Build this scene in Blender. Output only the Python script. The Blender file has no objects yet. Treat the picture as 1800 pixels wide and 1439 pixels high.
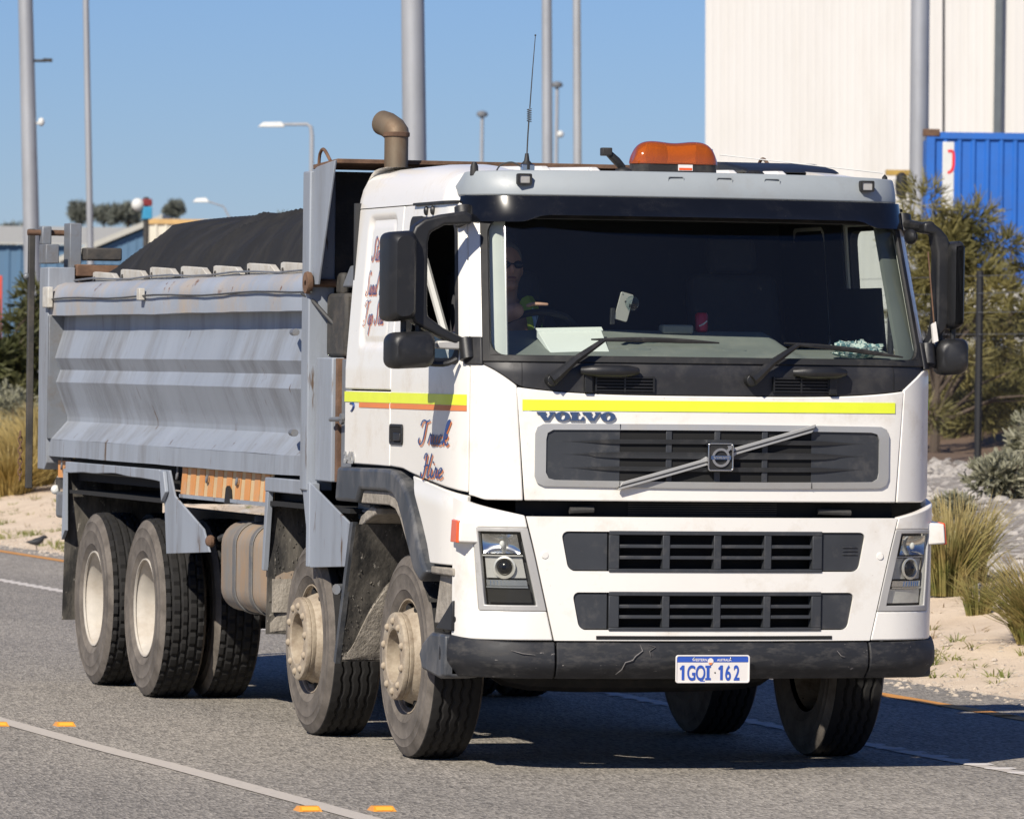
import bpy, bmesh, math, random
from mathutils import Vector, Matrix, noise
random.seed(11)
sc = bpy.context.scene
COL = sc.collection
R = math.radians
# ------------------------------------------------------------------ camera
cam = bpy.data.cameras.new('camera'); cam_o = bpy.data.objects.new('camera', cam); COL.objects.link(cam_o)
cr = Vector((0.95929236, -0.28214786, 0.01227847)); cu = Vector((-0.0098374, 0.01006675, 0.99990094)); cf = Vector((0.28224352, 0.95931811, -0.00688136))
mw = Matrix.Identity(4)
for i in range(3):
    mw[i][0] = cr[i]; mw[i][1] = cu[i]; mw[i][2] = -cf[i]
mw.translation = Vector((-9.5267, -28.815, 1.9677))
cam_o.matrix_world = mw
cam.sensor_width = 36; cam.sensor_fit = 'HORIZONTAL'; cam.lens = 36 * 10980.95 / 1800
cam.clip_start = 1; cam.clip_end = 5000
cam.dof.use_dof = True; cam.dof.focus_distance = 31.0; cam.dof.aperture_fstop = 11
sc.camera = cam_o
# ------------------------------------------------------------------ sky, sun, exposure
LD = Vector((1.0, 1.05, -1.17)).normalized()          # the way the sunlight travels
w = bpy.data.worlds.new('World'); sc.world = w; w.use_nodes = True
nt = w.node_tree; bg = nt.nodes['Background']
sky = nt.nodes.new('ShaderNodeTexSky'); sky.sky_type = 'NISHITA'; sky.sun_disc = False
sky.sun_elevation = math.asin(-LD.z); sky.sun_rotation = math.atan2(-LD.x, -LD.y)
sky.altitude = 0; sky.air_density = 1.0; sky.dust_density = 0.0; sky.ozone_density = 6.0
tint = nt.nodes.new('ShaderNodeMix'); tint.data_type = 'RGBA'; tint.blend_type = 'MULTIPLY'; tint.inputs[0].default_value = 1
tint.inputs[7].default_value = (.58, .69, 1.0, 1)
nt.links.new(sky.outputs[0], tint.inputs[6]); nt.links.new(tint.outputs[2], bg.inputs[0])
bg.inputs[1].default_value = 0.072
sun = bpy.data.lights.new('sun', 'SUN'); sun.energy = 5.0; sun.angle = R(.53); sun.color = (1, .925, .81)
sun_o = bpy.data.objects.new('sun', sun); COL.objects.link(sun_o)
sun_o.rotation_euler = LD.to_track_quat('-Z', 'Y').to_euler(); sun_o.location = (-40, -40, 50)
sc.view_settings.view_transform = 'Standard'; sc.view_settings.look = 'None'
sc.view_settings.exposure = 0.25; sc.view_settings.gamma = 1
sc.render.resolution_x = 1024; sc.render.resolution_y = 818

# ------------------------------------------------------------------ materials
def mat(name, col, rough=.5, metal=0., var=.12, vs=3., dirt=None, da=.5, ds=2., stretch=(1, 1, 1), bump=0., bs=60., spec=.5, coat=0., spots=None, sa=.62, ss=14.):
    m = bpy.data.materials.new(name); m.use_nodes = True
    n = m.node_tree.nodes; l = m.node_tree.links; b = n['Principled BSDF']
    b.inputs['Roughness'].default_value = rough; b.inputs['Metallic'].default_value = metal
    b.inputs['Specular IOR Level'].default_value = spec
    if coat: b.inputs['Coat Weight'].default_value = coat; b.inputs['Coat Roughness'].default_value = .08
    tc = n.new('ShaderNodeTexCoord'); mp = n.new('ShaderNodeMapping'); mp.inputs['Scale'].default_value = stretch
    l.new(tc.outputs['Object'], mp.inputs[0])
    def nz(scale, detail=6, ro=.6):
        t = n.new('ShaderNodeTexNoise'); t.inputs['Scale'].default_value = scale; t.inputs['Detail'].default_value = detail; t.inputs['Roughness'].default_value = ro
        l.new(mp.outputs[0], t.inputs['Vector']); return t.outputs[0]
    def ramp(src, a, bb):
        r = n.new('ShaderNodeMapRange'); r.inputs[1].default_value = a; r.inputs[2].default_value = bb; l.new(src, r.inputs[0]); return r.outputs[0]
    def mix(f, a, bb):
        x = n.new('ShaderNodeMix'); x.data_type = 'RGBA'
        if isinstance(f, float): x.inputs[0].default_value = f
        else: l.new(f, x.inputs[0])
        for i, s in ((6, a), (7, bb)):
            if isinstance(s, tuple): x.inputs[i].default_value = (*s, 1)
            else: l.new(s, x.inputs[i])
        return x.outputs[2]
    lo = tuple(max(0, c * (1 - var)) for c in col); hi = tuple(min(1, c * (1 + var)) for c in col)
    c = mix(ramp(nz(vs), .3, .7), lo, hi)
    if dirt:
        k = ramp(nz(ds, 10, .72), 1 - da - .12, 1 - da + .2)
        c = mix(k, c, dirt)
        rr = n.new('ShaderNodeMapRange'); rr.inputs[3].default_value = rough; rr.inputs[4].default_value = min(1, rough + .35); l.new(k, rr.inputs[0]); l.new(rr.outputs[0], b.inputs['Roughness'])
    if spots:
        c = mix(ramp(nz(ss, 4, .7), sa, sa + .05), c, spots)
    l.new(c, b.inputs['Base Color'])
    if bump:
        t = nz(bs, 4); bm = n.new('ShaderNodeBump'); bm.inputs['Strength'].default_value = bump; bm.inputs['Distance'].default_value = .01
        l.new(t, bm.inputs['Height']); l.new(bm.outputs[0], b.inputs['Normal'])
    return m
def glassmat(name, tintc=(.86, .93, .92), haze=.0, refl=1.0):
    m = bpy.data.materials.new(name); m.use_nodes = True
    n = m.node_tree.nodes; l = m.node_tree.links; n.remove(n['Principled BSDF'])
    out = n['Material Output']; t = n.new('ShaderNodeBsdfTransparent'); t.inputs[0].default_value = (*tintc, 1)
    g = n.new('ShaderNodeBsdfGlossy'); g.inputs['Roughness'].default_value = .02
    fr = n.new('ShaderNodeFresnel'); ge = n.new('ShaderNodeNewGeometry'); io = n.new('ShaderNodeMapRange'); io.inputs[3].default_value = 1.5; io.inputs[4].default_value = 1 / 1.5; l.new(ge.outputs['Backfacing'], io.inputs[0]); l.new(io.outputs[0], fr.inputs[0])
    mx = n.new('ShaderNodeMixShader'); l.new(fr.outputs[0], mx.inputs[0]); l.new(t.outputs[0], mx.inputs[1]); l.new(g.outputs[0], mx.inputs[2])
    last = mx.outputs[0]
    if haze:
        d = n.new('ShaderNodeBsdfDiffuse'); d.inputs[0].default_value = (.6, .62, .6, 1)
        tc = n.new('ShaderNodeTexCoord'); ns = n.new('ShaderNodeTexNoise'); ns.inputs['Scale'].default_value = 34; ns.inputs['Detail'].default_value = 9; ns.inputs['Roughness'].default_value = .75
        l.new(tc.outputs['Object'], ns.inputs[0])
        r = n.new('ShaderNodeMapRange'); r.inputs[1].default_value = .60; r.inputs[2].default_value = .88; r.inputs[3].default_value = .0045; r.inputs[4].default_value = haze
        l.new(ns.outputs[0], r.inputs[0])
        m2 = n.new('ShaderNodeMixShader'); l.new(r.outputs[0], m2.inputs[0]); l.new(last, m2.inputs[1]); l.new(d.outputs[0], m2.inputs[2]); last = m2.outputs[0]
    l.new(last, out.inputs[0]); return m
MUD = (.36, .31, .25); RUST = (.16, .07, .035); DUST = (.42, .37, .30)
K = {}
K['white'] = mat('white_paint', (.80, .775, .72), .32, var=.03, vs=1.5, dirt=(.58, .51, .41), da=.36, ds=3.0, coat=.3, spots=(.40, .36, .31), sa=.695, ss=48)
K['cream'] = mat('cream_paint', (.44, .375, .28), .6, var=.12, vs=8, dirt=(.20, .15, .105), da=.52, ds=9, bump=.2, bs=40, spots=(.09, .065, .05), sa=.66, ss=22)
K['plastic'] = mat('dark_grey_plastic', (.012, .0123, .0132), .45, var=.2, vs=5, dirt=(.045, .042, .04), da=.36, ds=4, bump=.08, bs=300)
K['cowl'] = mat('charcoal_plastic', (.020, .020, .022), .5, var=.15, vs=5, dirt=(.05, .047, .044), da=.4, ds=5)
K['bumper'] = mat('scuffed_bumper_plastic', (.012, .013, .016), .6, var=.25, vs=9, dirt=(.075, .07, .065), da=.40, ds=16, stretch=(.6, .6, 1.6), spots=(.26, .24, .22), sa=.675, ss=24)
K['fender'] = mat('sun_faded_plastic', (.045, .050, .058), .45, var=.25, vs=4, dirt=(.17, .165, .16), da=.42, ds=6, stretch=(1, 1, .5))
K['grillegrey'] = mat('grille_grey_plastic', (.036, .039, .044), .45, var=.12, vs=6, dirt=(.10, .095, .09), da=.36, ds=8)
K['silver'] = mat('silver_trim', (.40, .40, .39), .38, .25, var=.06, dirt=(.34, .32, .29), da=.4, ds=6)
K['visorgrey'] = mat('grey_visor_paint', (.30, .33, .345), .42, var=.05, vs=3, dirt=(.25, .26, .26), da=.35, ds=5, spots=(.12, .12, .12), sa=.715, ss=40)
K['visor'] = mat('dark_smoked_visor', (.006, .007, .010), .18, var=.2, spec=.3, dirt=(.014, .014, .016), da=.35, ds=6, spots=(.2, .2, .2), sa=.73, ss=45)
K['black'] = mat('black_rubber', (.014, .014, .014), .6, var=.2, dirt=(.06, .055, .05), da=.38, ds=7)
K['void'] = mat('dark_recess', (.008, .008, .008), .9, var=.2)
K['inside'] = mat('cab_trim_dark', (.028, .029, .031), .8, var=.15)
K['dash'] = mat('dashboard_grey', (.20, .215, .20), .7, var=.1, dirt=(.27, .27, .24), da=.4, ds=5)
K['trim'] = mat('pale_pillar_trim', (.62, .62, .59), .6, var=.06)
K['seat'] = mat('seat_cloth', (.035, .035, .04), .9, var=.2, bump=.3, bs=120)
K['binblue'] = mat('blue_grey_body_paint', (.265, .292, .332), .5, var=.14, vs=1.6, dirt=(.125, .118, .11), da=.40, ds=1.5, stretch=(1.2, 1.2, .2), spots=(.11, .075, .05), sa=.645, ss=7)
K['binrail'] = mat('worn_rail_paint', (.30, .33, .375), .5, var=.10, vs=2, dirt=(.40, .31, .21), da=.43, ds=2.2, spots=(.15, .07, .035), sa=.66, ss=6)
K['steel'] = mat('grey_steel', (.20, .215, .235), .5, .3, var=.15, dirt=(.14, .115, .09), da=.42, ds=5, bump=.1, bs=60)
K['darksteel'] = mat('grimy_steel', (.05, .048, .045), .7, .2, var=.3, dirt=(.12, .10, .08), da=.4, ds=6, bump=.2)
K['rust'] = mat('rusty_steel', (.15, .085, .05), .85, var=.4, vs=9, dirt=(.08, .045, .03), da=.45, ds=7, bump=.3, bs=80)
K['exh'] = mat('heat_stained_exhaust', (.22, .175, .12), .5, .5, var=.2, vs=5, dirt=(.14, .075, .04), da=.42, ds=4, stretch=(1, 1, .4))
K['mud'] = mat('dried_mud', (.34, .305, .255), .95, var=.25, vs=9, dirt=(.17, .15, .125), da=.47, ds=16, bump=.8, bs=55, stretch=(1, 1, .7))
K['flap'] = mat('muddy_rubber_flap', (.022, .021, .020), .85, var=.3, vs=8, dirt=(.20, .18, .15), da=.45, ds=6, stretch=(1, 1, .3), bump=.3, bs=60, spots=(.38, .35, .30), sa=.64, ss=34)
K['tyre'] = mat('tyre_rubber', (.0075, .007, .007), .8, var=.2, dirt=(.018, .0165, .015), da=.4, ds=5)
K['sidewall'] = mat('dusty_tyre_sidewall', (.10, .086, .072), .9, var=.28, vs=9, dirt=(.20, .175, .15), da=.45, ds=6, bump=.2, bs=90)
K['tarp'] = mat('black_mesh_tarp', (.008, .0078, .0075), .8, var=.2, vs=2, dirt=(.026, .024, .021), da=.42, ds=2.5, stretch=(1, 1.6, 1), bump=.25, bs=350)
K['yellow'] = mat('fluorescent_yellow_tape', (.78, .86, .045), .35, var=.05, vs=5, spots=(.62, .66, .12), sa=.70, ss=20)
K['orange'] = mat('orange_stripe', (.72, .22, .07), .5, var=.08)
K['blueink'] = mat('blue_lettering', (.025, .06, .20), .4, var=.1)
K['navy'] = mat('navy_letter_face', (.06, .10, .20), .3, .3, var=.15)
K['chrome'] = mat('chrome', (.62, .62, .62), .18, 1., var=.05)
K['amber'] = None
K['cloth_w'] = mat('pale_clip_plastic', (.52, .50, .45), .6, var=.1, dirt=(.34, .29, .22), da=.42, ds=9)
K['cable'] = mat('thin_cable', (.05, .05, .05), .6, var=.1)
K['tank'] = mat('muddy_alloy_tank', (.24, .225, .20), .65, .1, var=.2, dirt=(.33, .21, .115), da=.47, ds=3.5, stretch=(1, 1, .4), bump=.15, bs=40)
K['strap'] = mat('dull_tank_strap', (.13, .13, .13), .6, .2, var=.2, dirt=(.26, .22, .17), da=.42, ds=8)
K['plate'] = mat('plate_white', (.74, .70, .66), .4, var=.03)
K['plateblue'] = mat('plate_blue', (.03, .09, .42), .4, var=.05)
K['boardor'] = mat('faded_orange_board', (.66, .29, .09), .6, var=.15, dirt=(.35, .28, .2), da=.4, ds=6)
K['boardye'] = mat('faded_yellow_board', (.64, .46, .25), .6, var=.15, dirt=(.35, .28, .2), da=.4, ds=6)
K['lampred'] = mat('amber_reflector', (.75, .10, .015), .25, var=.1, coat=.5)
K['lens'] = glassmat('clear_lamp_lens', (.95, .96, .94), .10)
K['glass'] = glassmat('windscreen_glass', (.83, .875, .85), .05)
K['rimpaint'] = mat('chalky_rim_paint', (.47, .435, .38), .7, var=.12, vs=6, dirt=(.36, .31, .25), da=.42, ds=5)
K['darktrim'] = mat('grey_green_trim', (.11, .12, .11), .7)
K['reflector'] = mat('lamp_reflector', (.62, .60, .55), .35, .5, var=.15, vs=12)
K['dullsilver'] = mat('lamp_bezel_grey', (.42, .41, .39), .45, .2, var=.08, dirt=(.2, .19, .17), da=.35, ds=9)
def ambermat():
    m = bpy.data.materials.new('amber_beacon_dome'); m.use_nodes = True
    n = m.node_tree.nodes; l = m.node_tree.links; b = n['Principled BSDF']
    b.inputs['Base Color'].default_value = (.62, .13, .004, 1); b.inputs['Roughness'].default_value = .10
    b.inputs['Transmission Weight'].default_value = .6; b.inputs['Coat Weight'].default_value = .6
    return m
K['amber'] = ambermat()

# ------------------------------------------------------------------ mesh helper
def catmull(pts, k=6, closed=False):
    out = []; n = len(pts); D = len(pts[0])
    rng = range(n if closed else n - 1)
    for i in rng:
        p0 = pts[(i - 1) % n] if closed or i > 0 else pts[i]; p1 = pts[i]; p2 = pts[(i + 1) % n]
        p3 = pts[(i + 2) % n] if closed or i + 2 < n else pts[i + 1]
        for j in range(k):
            t = j / k; a = []
            for d in range(D):
                a.append(.5 * (2 * p1[d] + (p2[d] - p0[d]) * t + (2 * p0[d] - 5 * p1[d] + 4 * p2[d] - p3[d]) * t * t + (3 * p1[d] - p0[d] - 3 * p2[d] + p3[d]) * t ** 3))
            out.append(tuple(a))
    if not closed: out.append(tuple(pts[-1]))
    return out
class M:
    def __init__(self): self.v = []; self.f = []
    def add(self, vs, fs):
        o = len(self.v); self.v += [tuple(p) for p in vs]; self.f += [tuple(i + o for i in q) for q in fs]; return self
    def hexa(self, p):
        return self.add(p, [(3, 2, 1, 0), (4, 5, 6, 7), (0, 1, 5, 4), (1, 2, 6, 5), (2, 3, 7, 6), (3, 0, 4, 7)])
    def box(self, x0, x1, y0, y1, z0, z1):
        return self.hexa([(x0, y0, z0), (x1, y0, z0), (x1, y1, z0), (x0, y1, z0), (x0, y0, z1), (x1, y0, z1), (x1, y1, z1), (x0, y1, z1)])
    def prism(self, poly, axis, a, b):
        def mk(p, h): return (h, p[0], p[1]) if axis == 'x' else ((p[0], h, p[1]) if axis == 'y' else (p[0], p[1], h))
        n = len(poly)
        return self.add([mk(p, a) for p in poly] + [mk(p, b) for p in poly], [tuple(range(n - 1, -1, -1)), tuple(range(n, 2 * n))] + [(i, (i + 1) % n, n + (i + 1) % n, n + i) for i in range(n)])
    def tube(self, path, r, n=8, closed=False):
        pts = [Vector(p) for p in path]; N = len(pts)
        rs = r if isinstance(r, (list, tuple)) else [r] * N
        up = None; vs = []
        for i, p in enumerate(pts):
            a = pts[(i - 1) % N] if closed or i > 0 else p; b = pts[(i + 1) % N] if closed or i < N - 1 else p
            t = (b - a).normalized()
            if up is None: up = t.orthogonal().normalized()
            else:
                up = up - t * up.dot(t)
                up = up.normalized() if up.length > 1e-6 else t.orthogonal().normalized()
            s = t.cross(up)
            for k in range(n):
                an = 2 * math.pi * k / n; vs.append(p + (up * math.cos(an) + s * math.sin(an)) * rs[i])
        fs = []
        for i in range(N if closed else N - 1):
            for k in range(n):
                fs.append((i * n + k, i * n + (k + 1) % n, ((i + 1) % N) * n + (k + 1) % n, ((i + 1) % N) * n + k))
        if not closed: fs += [tuple(range(n - 1, -1, -1)), tuple((N - 1) * n + k for k in range(n))]
        return self.add(vs, fs)
    def lathe(self, prof, c=(0, 0, 0), axis='z', n=32, cap=False):
        vs = []; fs = []; m = len(prof)
        for k in range(n):
            a = 2 * math.pi * k / n; ca, sa = math.cos(a), math.sin(a)
            for (r, h) in prof:
                q = (h, r * ca, r * sa) if axis == 'x' else ((r * ca, h, r * sa) if axis == 'y' else (r * ca, r * sa, h))
                vs.append((q[0] + c[0], q[1] + c[1], q[2] + c[2]))
        for k in range(n):
            for j in range(m - 1):
                fs.append((k * m + j, ((k + 1) % n) * m + j, ((k + 1) % n) * m + j + 1, k * m + j + 1))
        if cap:
            fs.append(tuple(k * m for k in range(n))); fs.append(tuple(k * m + m - 1 for k in range(n)))
        return self.add(vs, fs)
    def grid(self, fn, nu, nv):
        vs = [fn(i / nu, j / nv) for i in range(nu + 1) for j in range(nv + 1)]
        return self.add(vs, [(i * (nv + 1) + j, (i + 1) * (nv + 1) + j, (i + 1) * (nv + 1) + j + 1, i * (nv + 1) + j + 1) for i in range(nu) for j in range(nv)])
    def panel(self, fn, nu, nv, t=.02):          # fn(a, b, depth): a closed plate following a surface
        W = nv + 1; n0 = (nu + 1) * W
        vs = [fn(i / nu, j / nv, 0) for i in range(nu + 1) for j in range(W)] + [fn(i / nu, j / nv, t) for i in range(nu + 1) for j in range(W)]
        fs = []
        for i in range(nu):
            for j in range(nv):
                q = (i * W + j, (i + 1) * W + j, (i + 1) * W + j + 1, i * W + j + 1)
                fs.append(q); fs.append(tuple(n0 + x for x in reversed(q)))
        per = [(i * W) for i in range(nu)] + [nu * W + j for j in range(nv)] + [i * W + nv for i in range(nu, 0, -1)] + [j for j in range(nv, 0, -1)]
        for a, b in zip(per, per[1:] + per[:1]): fs.append((b, a, n0 + a, n0 + b))
        return self.add(vs, fs)
    def ball(self, c, r, n=12, m=8):
        r = r if isinstance(r, tuple) else (r, r, r)
        vs = [(c[0], c[1], c[2] - r[2])]
        for j in range(1, m):
            ph = -math.pi / 2 + math.pi * j / m
            for i in range(n):
                a = 2 * math.pi * i / n; vs.append((c[0] + r[0] * math.cos(ph) * math.cos(a), c[1] + r[1] * math.cos(ph) * math.sin(a), c[2] + r[2] * math.sin(ph)))
        vs.append((c[0], c[1], c[2] + r[2])); L = len(vs) - 1; fs = []
        for i in range(n):
            fs.append((0, 1 + (i + 1) % n, 1 + i)); fs.append((L, L - n + i, L - n + (i + 1) % n))
            for j in range(m - 2): fs.append((1 + j * n + i, 1 + j * n + (i + 1) % n, 1 + (j + 1) * n + (i + 1) % n, 1 + (j + 1) * n + i))
        return self.add(vs, fs)
    def loop_plate(self, outer, inner, axis, a, b):   # a flat ring between two closed outlines of equal length
        n = len(outer)
        def mk(p, h): return (h, p[0], p[1]) if axis == 'x' else ((p[0], h, p[1]) if axis == 'y' else (p[0], p[1], h))
        vs = [mk(p, a) for p in outer] + [mk(p, a) for p in inner] + [mk(p, b) for p in outer] + [mk(p, b) for p in inner]
        fs = []
        for i in range(n):
            j = (i + 1) % n
            fs += [(i, j, n + j, n + i), (2 * n + i, 3 * n + i, 3 * n + j, 2 * n + j), (i, 2 * n + i, 2 * n + j, j), (n + i, n + j, 3 * n + j, 3 * n + i)]
        return self.add(vs, fs)
    def mesh(self, name, smooth=35, fix=True):
        me = bpy.data.meshes.new(name); me.from_pydata(self.v, [], self.f)
        if fix:
            bm = bmesh.new(); bm.from_mesh(me); bmesh.ops.remove_doubles(bm, verts=bm.verts, dist=1e-5); bmesh.ops.recalc_face_normals(bm, faces=bm.faces); bm.to_mesh(me); bm.free()
        if smooth:
            me.shade_smooth(); me.set_sharp_from_angle(angle=R(smooth))
        return me
    def build(self, name, m, parent=None, loc=None, smooth=35, bevel=0, seg=2, fix=True):
        me = self.mesh(name, smooth, fix); me.materials.append(K[m] if isinstance(m, str) else m)
        return link(name, me, parent, loc, bevel, seg)
def link(name, me, parent=None, loc=None, bevel=0, seg=2):
    o = bpy.data.objects.new(name, me); COL.objects.link(o)
    if parent: o.parent = parent
    if loc: o.location = loc
    if bevel:
        b = o.modifiers.new('bevel', 'BEVEL'); b.width = bevel; b.segments = seg; b.limit_method = 'ANGLE'; b.angle_limit = R(40)
    return o
def tag(o, label, cat, group=None, kind=None):
    if label: o['label'] = label
    if cat: o['category'] = cat
    if group: o['group'] = group
    if kind: o['kind'] = kind
    return o
def empty(name, loc, label, cat, group=None):
    o = bpy.data.objects.new(name, None); COL.objects.link(o); o.location = loc; o.empty_display_size = .2
    return tag(o, label, cat, group)
def copy_tree(o, parent=None):
    c = o.copy(); COL.objects.link(c)
    if parent: c.parent = parent
    for ch in list(o.children): copy_tree(ch, c)
    return c
def rrect(x0, x1, y0, y1, r, k=5):
    out = []
    for cx, cy, a0 in ((x1 - r, y1 - r, 0), (x0 + r, y1 - r, 90), (x0 + r, y0 + r, 180), (x1 - r, y0 + r, 270)):
        for i in range(k + 1):
            a = R(a0 + 90 * i / k); out.append((cx + r * math.cos(a), cy + r * math.sin(a)))
    return out
def sm(a, b, x):
    t = max(0, min(1, (x - a) / (b - a))); return t * t * (3 - 2 * t)
def lerp(a, b, t): return a + (b - a) * t
def pl(pts, x):                       # piecewise linear
    if x <= pts[0][0]: return pts[0][1]
    for (a, ya), (b, yb) in zip(pts, pts[1:]):
        if x <= b: return ya + (yb - ya) * (x - a) / (b - a)
    return pts[-1][1]
def textmesh(body, size, font_bold=0.0, sx=1.0, extrude=.0):
    cu_ = bpy.data.curves.new('t', 'FONT'); cu_.body = body; cu_.size = size; cu_.offset = font_bold; cu_.extrude = extrude
    o = bpy.data.objects.new('t', cu_); COL.objects.link(o)
    me = bpy.data.meshes.new_from_object(o.evaluated_get(bpy.context.evaluated_depsgraph_get()))
    vs = [(v.co.x * sx, v.co.y, v.co.z) for v in me.vertices]; fs = [tuple(p.vertices) for p in me.polygons]
    bpy.data.objects.remove(o); bpy.data.curves.remove(cu_); bpy.data.meshes.remove(me)
    return vs, fs
# ------------------------------------------------------------------ ground and road
PROF = [(3.8, -.02), (4.3, .0), (5.0, .10), (6.3, .32), (8.5, .58), (11, .77), (14, .86), (19.5, .92), (22, 1.35), (25, 2.0), (30, 2.15), (60, 2.3), (400, 2.4)]
def gz(u, v):
    if u < 3.8: return -.02
    z = pl(PROF, u)
    k = sm(3.9, 5.5, u)
    return z + k * (.07 * noise.noise((u * .9, v * .45, 0)) + .035 * noise.noise((u * 2.6, v * 1.8, 3)))
def frange(a, b, s):
    o = []; x = a
    while x < b - 1e-6: o.append(x); x += s
    return o
us = [-1500, -400, -120, -60, -14, 0, 3.6] + frange(3.8, 12, .25) + frange(12, 30, .8) + [30, 34, 40, 60, 110, 220, 500, 1500]
vs_ = [-300, -60, -20] + frange(-6, 45, .6) + frange(45, 110, 2.5) + [110, 140, 200, 320, 520, 900, 2500]
gm = M(); W_ = len(vs_)
gm.add([(a, b, gz(a, b)) for a in us for b in vs_], [(i * W_ + j, (i + 1) * W_ + j, (i + 1) * W_ + j + 1, i * W_ + j + 1) for i in range(len(us) - 1) for j in range(W_ - 1)])
def nodes_of(name):
    m = bpy.data.materials.new(name); m.use_nodes = True
    return m, m.node_tree.nodes, m.node_tree.links, m.node_tree.nodes['Principled BSDF']
def groundmat():
    m, n, l, b = nodes_of('sandy_verge'); b.inputs['Roughness'].default_value = .95
    tc = n.new('ShaderNodeTexCoord'); sp = n.new('ShaderNodeSeparateXYZ'); l.new(tc.outputs['Object'], sp.inputs[0])
    def nz(s, d=6, r=.6):
        t = n.new('ShaderNodeTexNoise'); t.inputs['Scale'].default_value = s; t.inputs['Detail'].default_value = d; t.inputs['Roughness'].default_value = r; l.new(tc.outputs['Object'], t.inputs[0]); return t.outputs[0]
    def mr(src, a, bb, c=0, d=1):
        r = n.new('ShaderNodeMapRange'); r.inputs[1].default_value = a; r.inputs[2].default_value = bb; r.inputs[3].default_value = c; r.inputs[4].default_value = d; l.new(src, r.inputs[0]); return r.outputs[0]
    def mix(f, a, bb):
        x = n.new('ShaderNodeMix'); x.data_type = 'RGBA'; l.new(f, x.inputs[0])
        for i, s in ((6, a), (7, bb)):
            if isinstance(s, tuple): x.inputs[i].default_value = (*s, 1)
            else: l.new(s, x.inputs[i])
        return x.outputs[2]
    sand = mix(mr(nz(1.6), .3, .7), (.56, .44, .315), (.70, .575, .43))
    sand = mix(mr(nz(35, 3, .7), .62, .72), sand, (.30, .22, .14))
    grav = mix(mr(nz(9, 5, .7), .38, .62), (.16, .13, .10), (.40, .37, .33))
    x2 = n.new('ShaderNodeMath'); x2.operation = 'ADD'; l.new(sp.outputs[0], x2.inputs[0]); l.new(mr(nz(.7), 0, 1, -1.5, 1.5), x2.inputs[1])
    c = mix(mr(x2.outputs[0], 6.7, 7.6), sand, grav)
    c = mix(mr(x2.outputs[0], 15.5, 17), c, (.16, .105, .065))
    c = mix(mr(x2.outputs[0], 24, 27), c, (.25, .23, .2))
    c = mix(mr(x2.outputs[0], -10, -13), c, (.28, .22, .12))
    l.new(c, b.inputs['Base Color'])
    bm = n.new('ShaderNodeBump'); bm.inputs['Strength'].default_value = .6; bm.inputs['Distance'].default_value = .03; l.new(nz(14, 6, .7), bm.inputs['Height']); l.new(bm.outputs[0], b.inputs['Normal'])
    return m
tag(gm.build('ground', groundmat(), fix=False, smooth=180), None, None, kind='structure')
def asphalt():
    m, n, l, b = nodes_of('chip_seal_asphalt'); b.inputs['Roughness'].default_value = .85
    tc = n.new('ShaderNodeTexCoord')
    def nz(s, d=4, r=.6, sc_=None):
        t = n.new('ShaderNodeTexNoise'); t.inputs['Scale'].default_value = s; t.inputs['Detail'].default_value = d; t.inputs['Roughness'].default_value = r
        if sc_:
            mp = n.new('ShaderNodeMapping'); mp.inputs['Scale'].default_value = sc_; l.new(tc.outputs['Object'], mp.inputs[0]); l.new(mp.outputs[0], t.inputs[0])
        else: l.new(tc.outputs['Object'], t.inputs[0])
        return t.outputs[0]
    vo = n.new('ShaderNodeTexVoronoi'); vo.inputs['Scale'].default_value = 85; vm = n.new('ShaderNodeMapping'); vm.inputs['Scale'].default_value = (1, .26, 1); l.new(tc.outputs['Object'], vm.inputs[0]); l.new(vm.outputs[0], vo.inputs[0])
    def mr(src, a, bb, c=0, d=1):
        r = n.new('ShaderNodeMapRange'); r.inputs[1].default_value = a; r.inputs[2].default_value = bb; r.inputs[3].default_value = c; r.inputs[4].default_value = d; l.new(src, r.inputs[0]); return r.outputs[0]
    def mix(f, a, bb):
        x = n.new('ShaderNodeMix'); x.data_type = 'RGBA'; l.new(f, x.inputs[0])
        for i, s in ((6, a), (7, bb)):
            if isinstance(s, tuple): x.inputs[i].default_value = (*s, 1)
            else: l.new(s, x.inputs[i])
        return x.outputs[2]
    rgb = n.new('ShaderNodeSeparateColor'); l.new(vo.outputs['Color'], rgb.inputs[0])
    c = mix(mr(rgb.outputs[0], 0, 1), (.115, .104, .088), (.50, .455, .39))
    c = mix(mr(nz(120, 2, .7, (1, .2, 1)), .45, .75), c, (.275, .25, .213))
    patch = mix(mr(nz(.45, 5, .65, (1, .25, 1)), .35, .7), (.74, .74, .74), (1.1, 1.09, 1.07))
    mul = n.new('ShaderNodeMix'); mul.data_type = 'RGBA'; mul.blend_type = 'MULTIPLY'; mul.inputs[0].default_value = 1; l.new(c, mul.inputs[6]); l.new(patch, mul.inputs[7])
    l.new(mul.outputs[2], b.inputs['Base Color'])
    bm = n.new('ShaderNodeBump'); bm.inputs['Strength'].default_value = .8; bm.inputs['Distance'].default_value = .012; l.new(vo.outputs['Distance'], bm.inputs['Height']); l.new(bm.outputs[0], b.inputs['Normal'])
    return m
rm = M(); ve = [-250, -60] + frange(-10, 60, .5) + [60, 90, 140, 300, 700]
for a, b in zip(ve, ve[1:]):
    ea = 4.08 + .10 * noise.noise((a * .35, 7, 0)) + .05 * noise.noise((a * 1.7, 2, 0)); eb = 4.08 + .10 * noise.noise((b * .35, 7, 0)) + .05 * noise.noise((b * 1.7, 2, 0))
    rm.add([(-14, a, 0), (ea, a, 0), (eb, b, 0), (-14, b, 0), (ea + .03, a, -.03), (eb + .03, b, -.03)], [(0, 1, 2, 3), (1, 4, 5, 2)])
tag(rm.build('road', asphalt(), fix=False, smooth=0), None, None, kind='structure')
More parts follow.
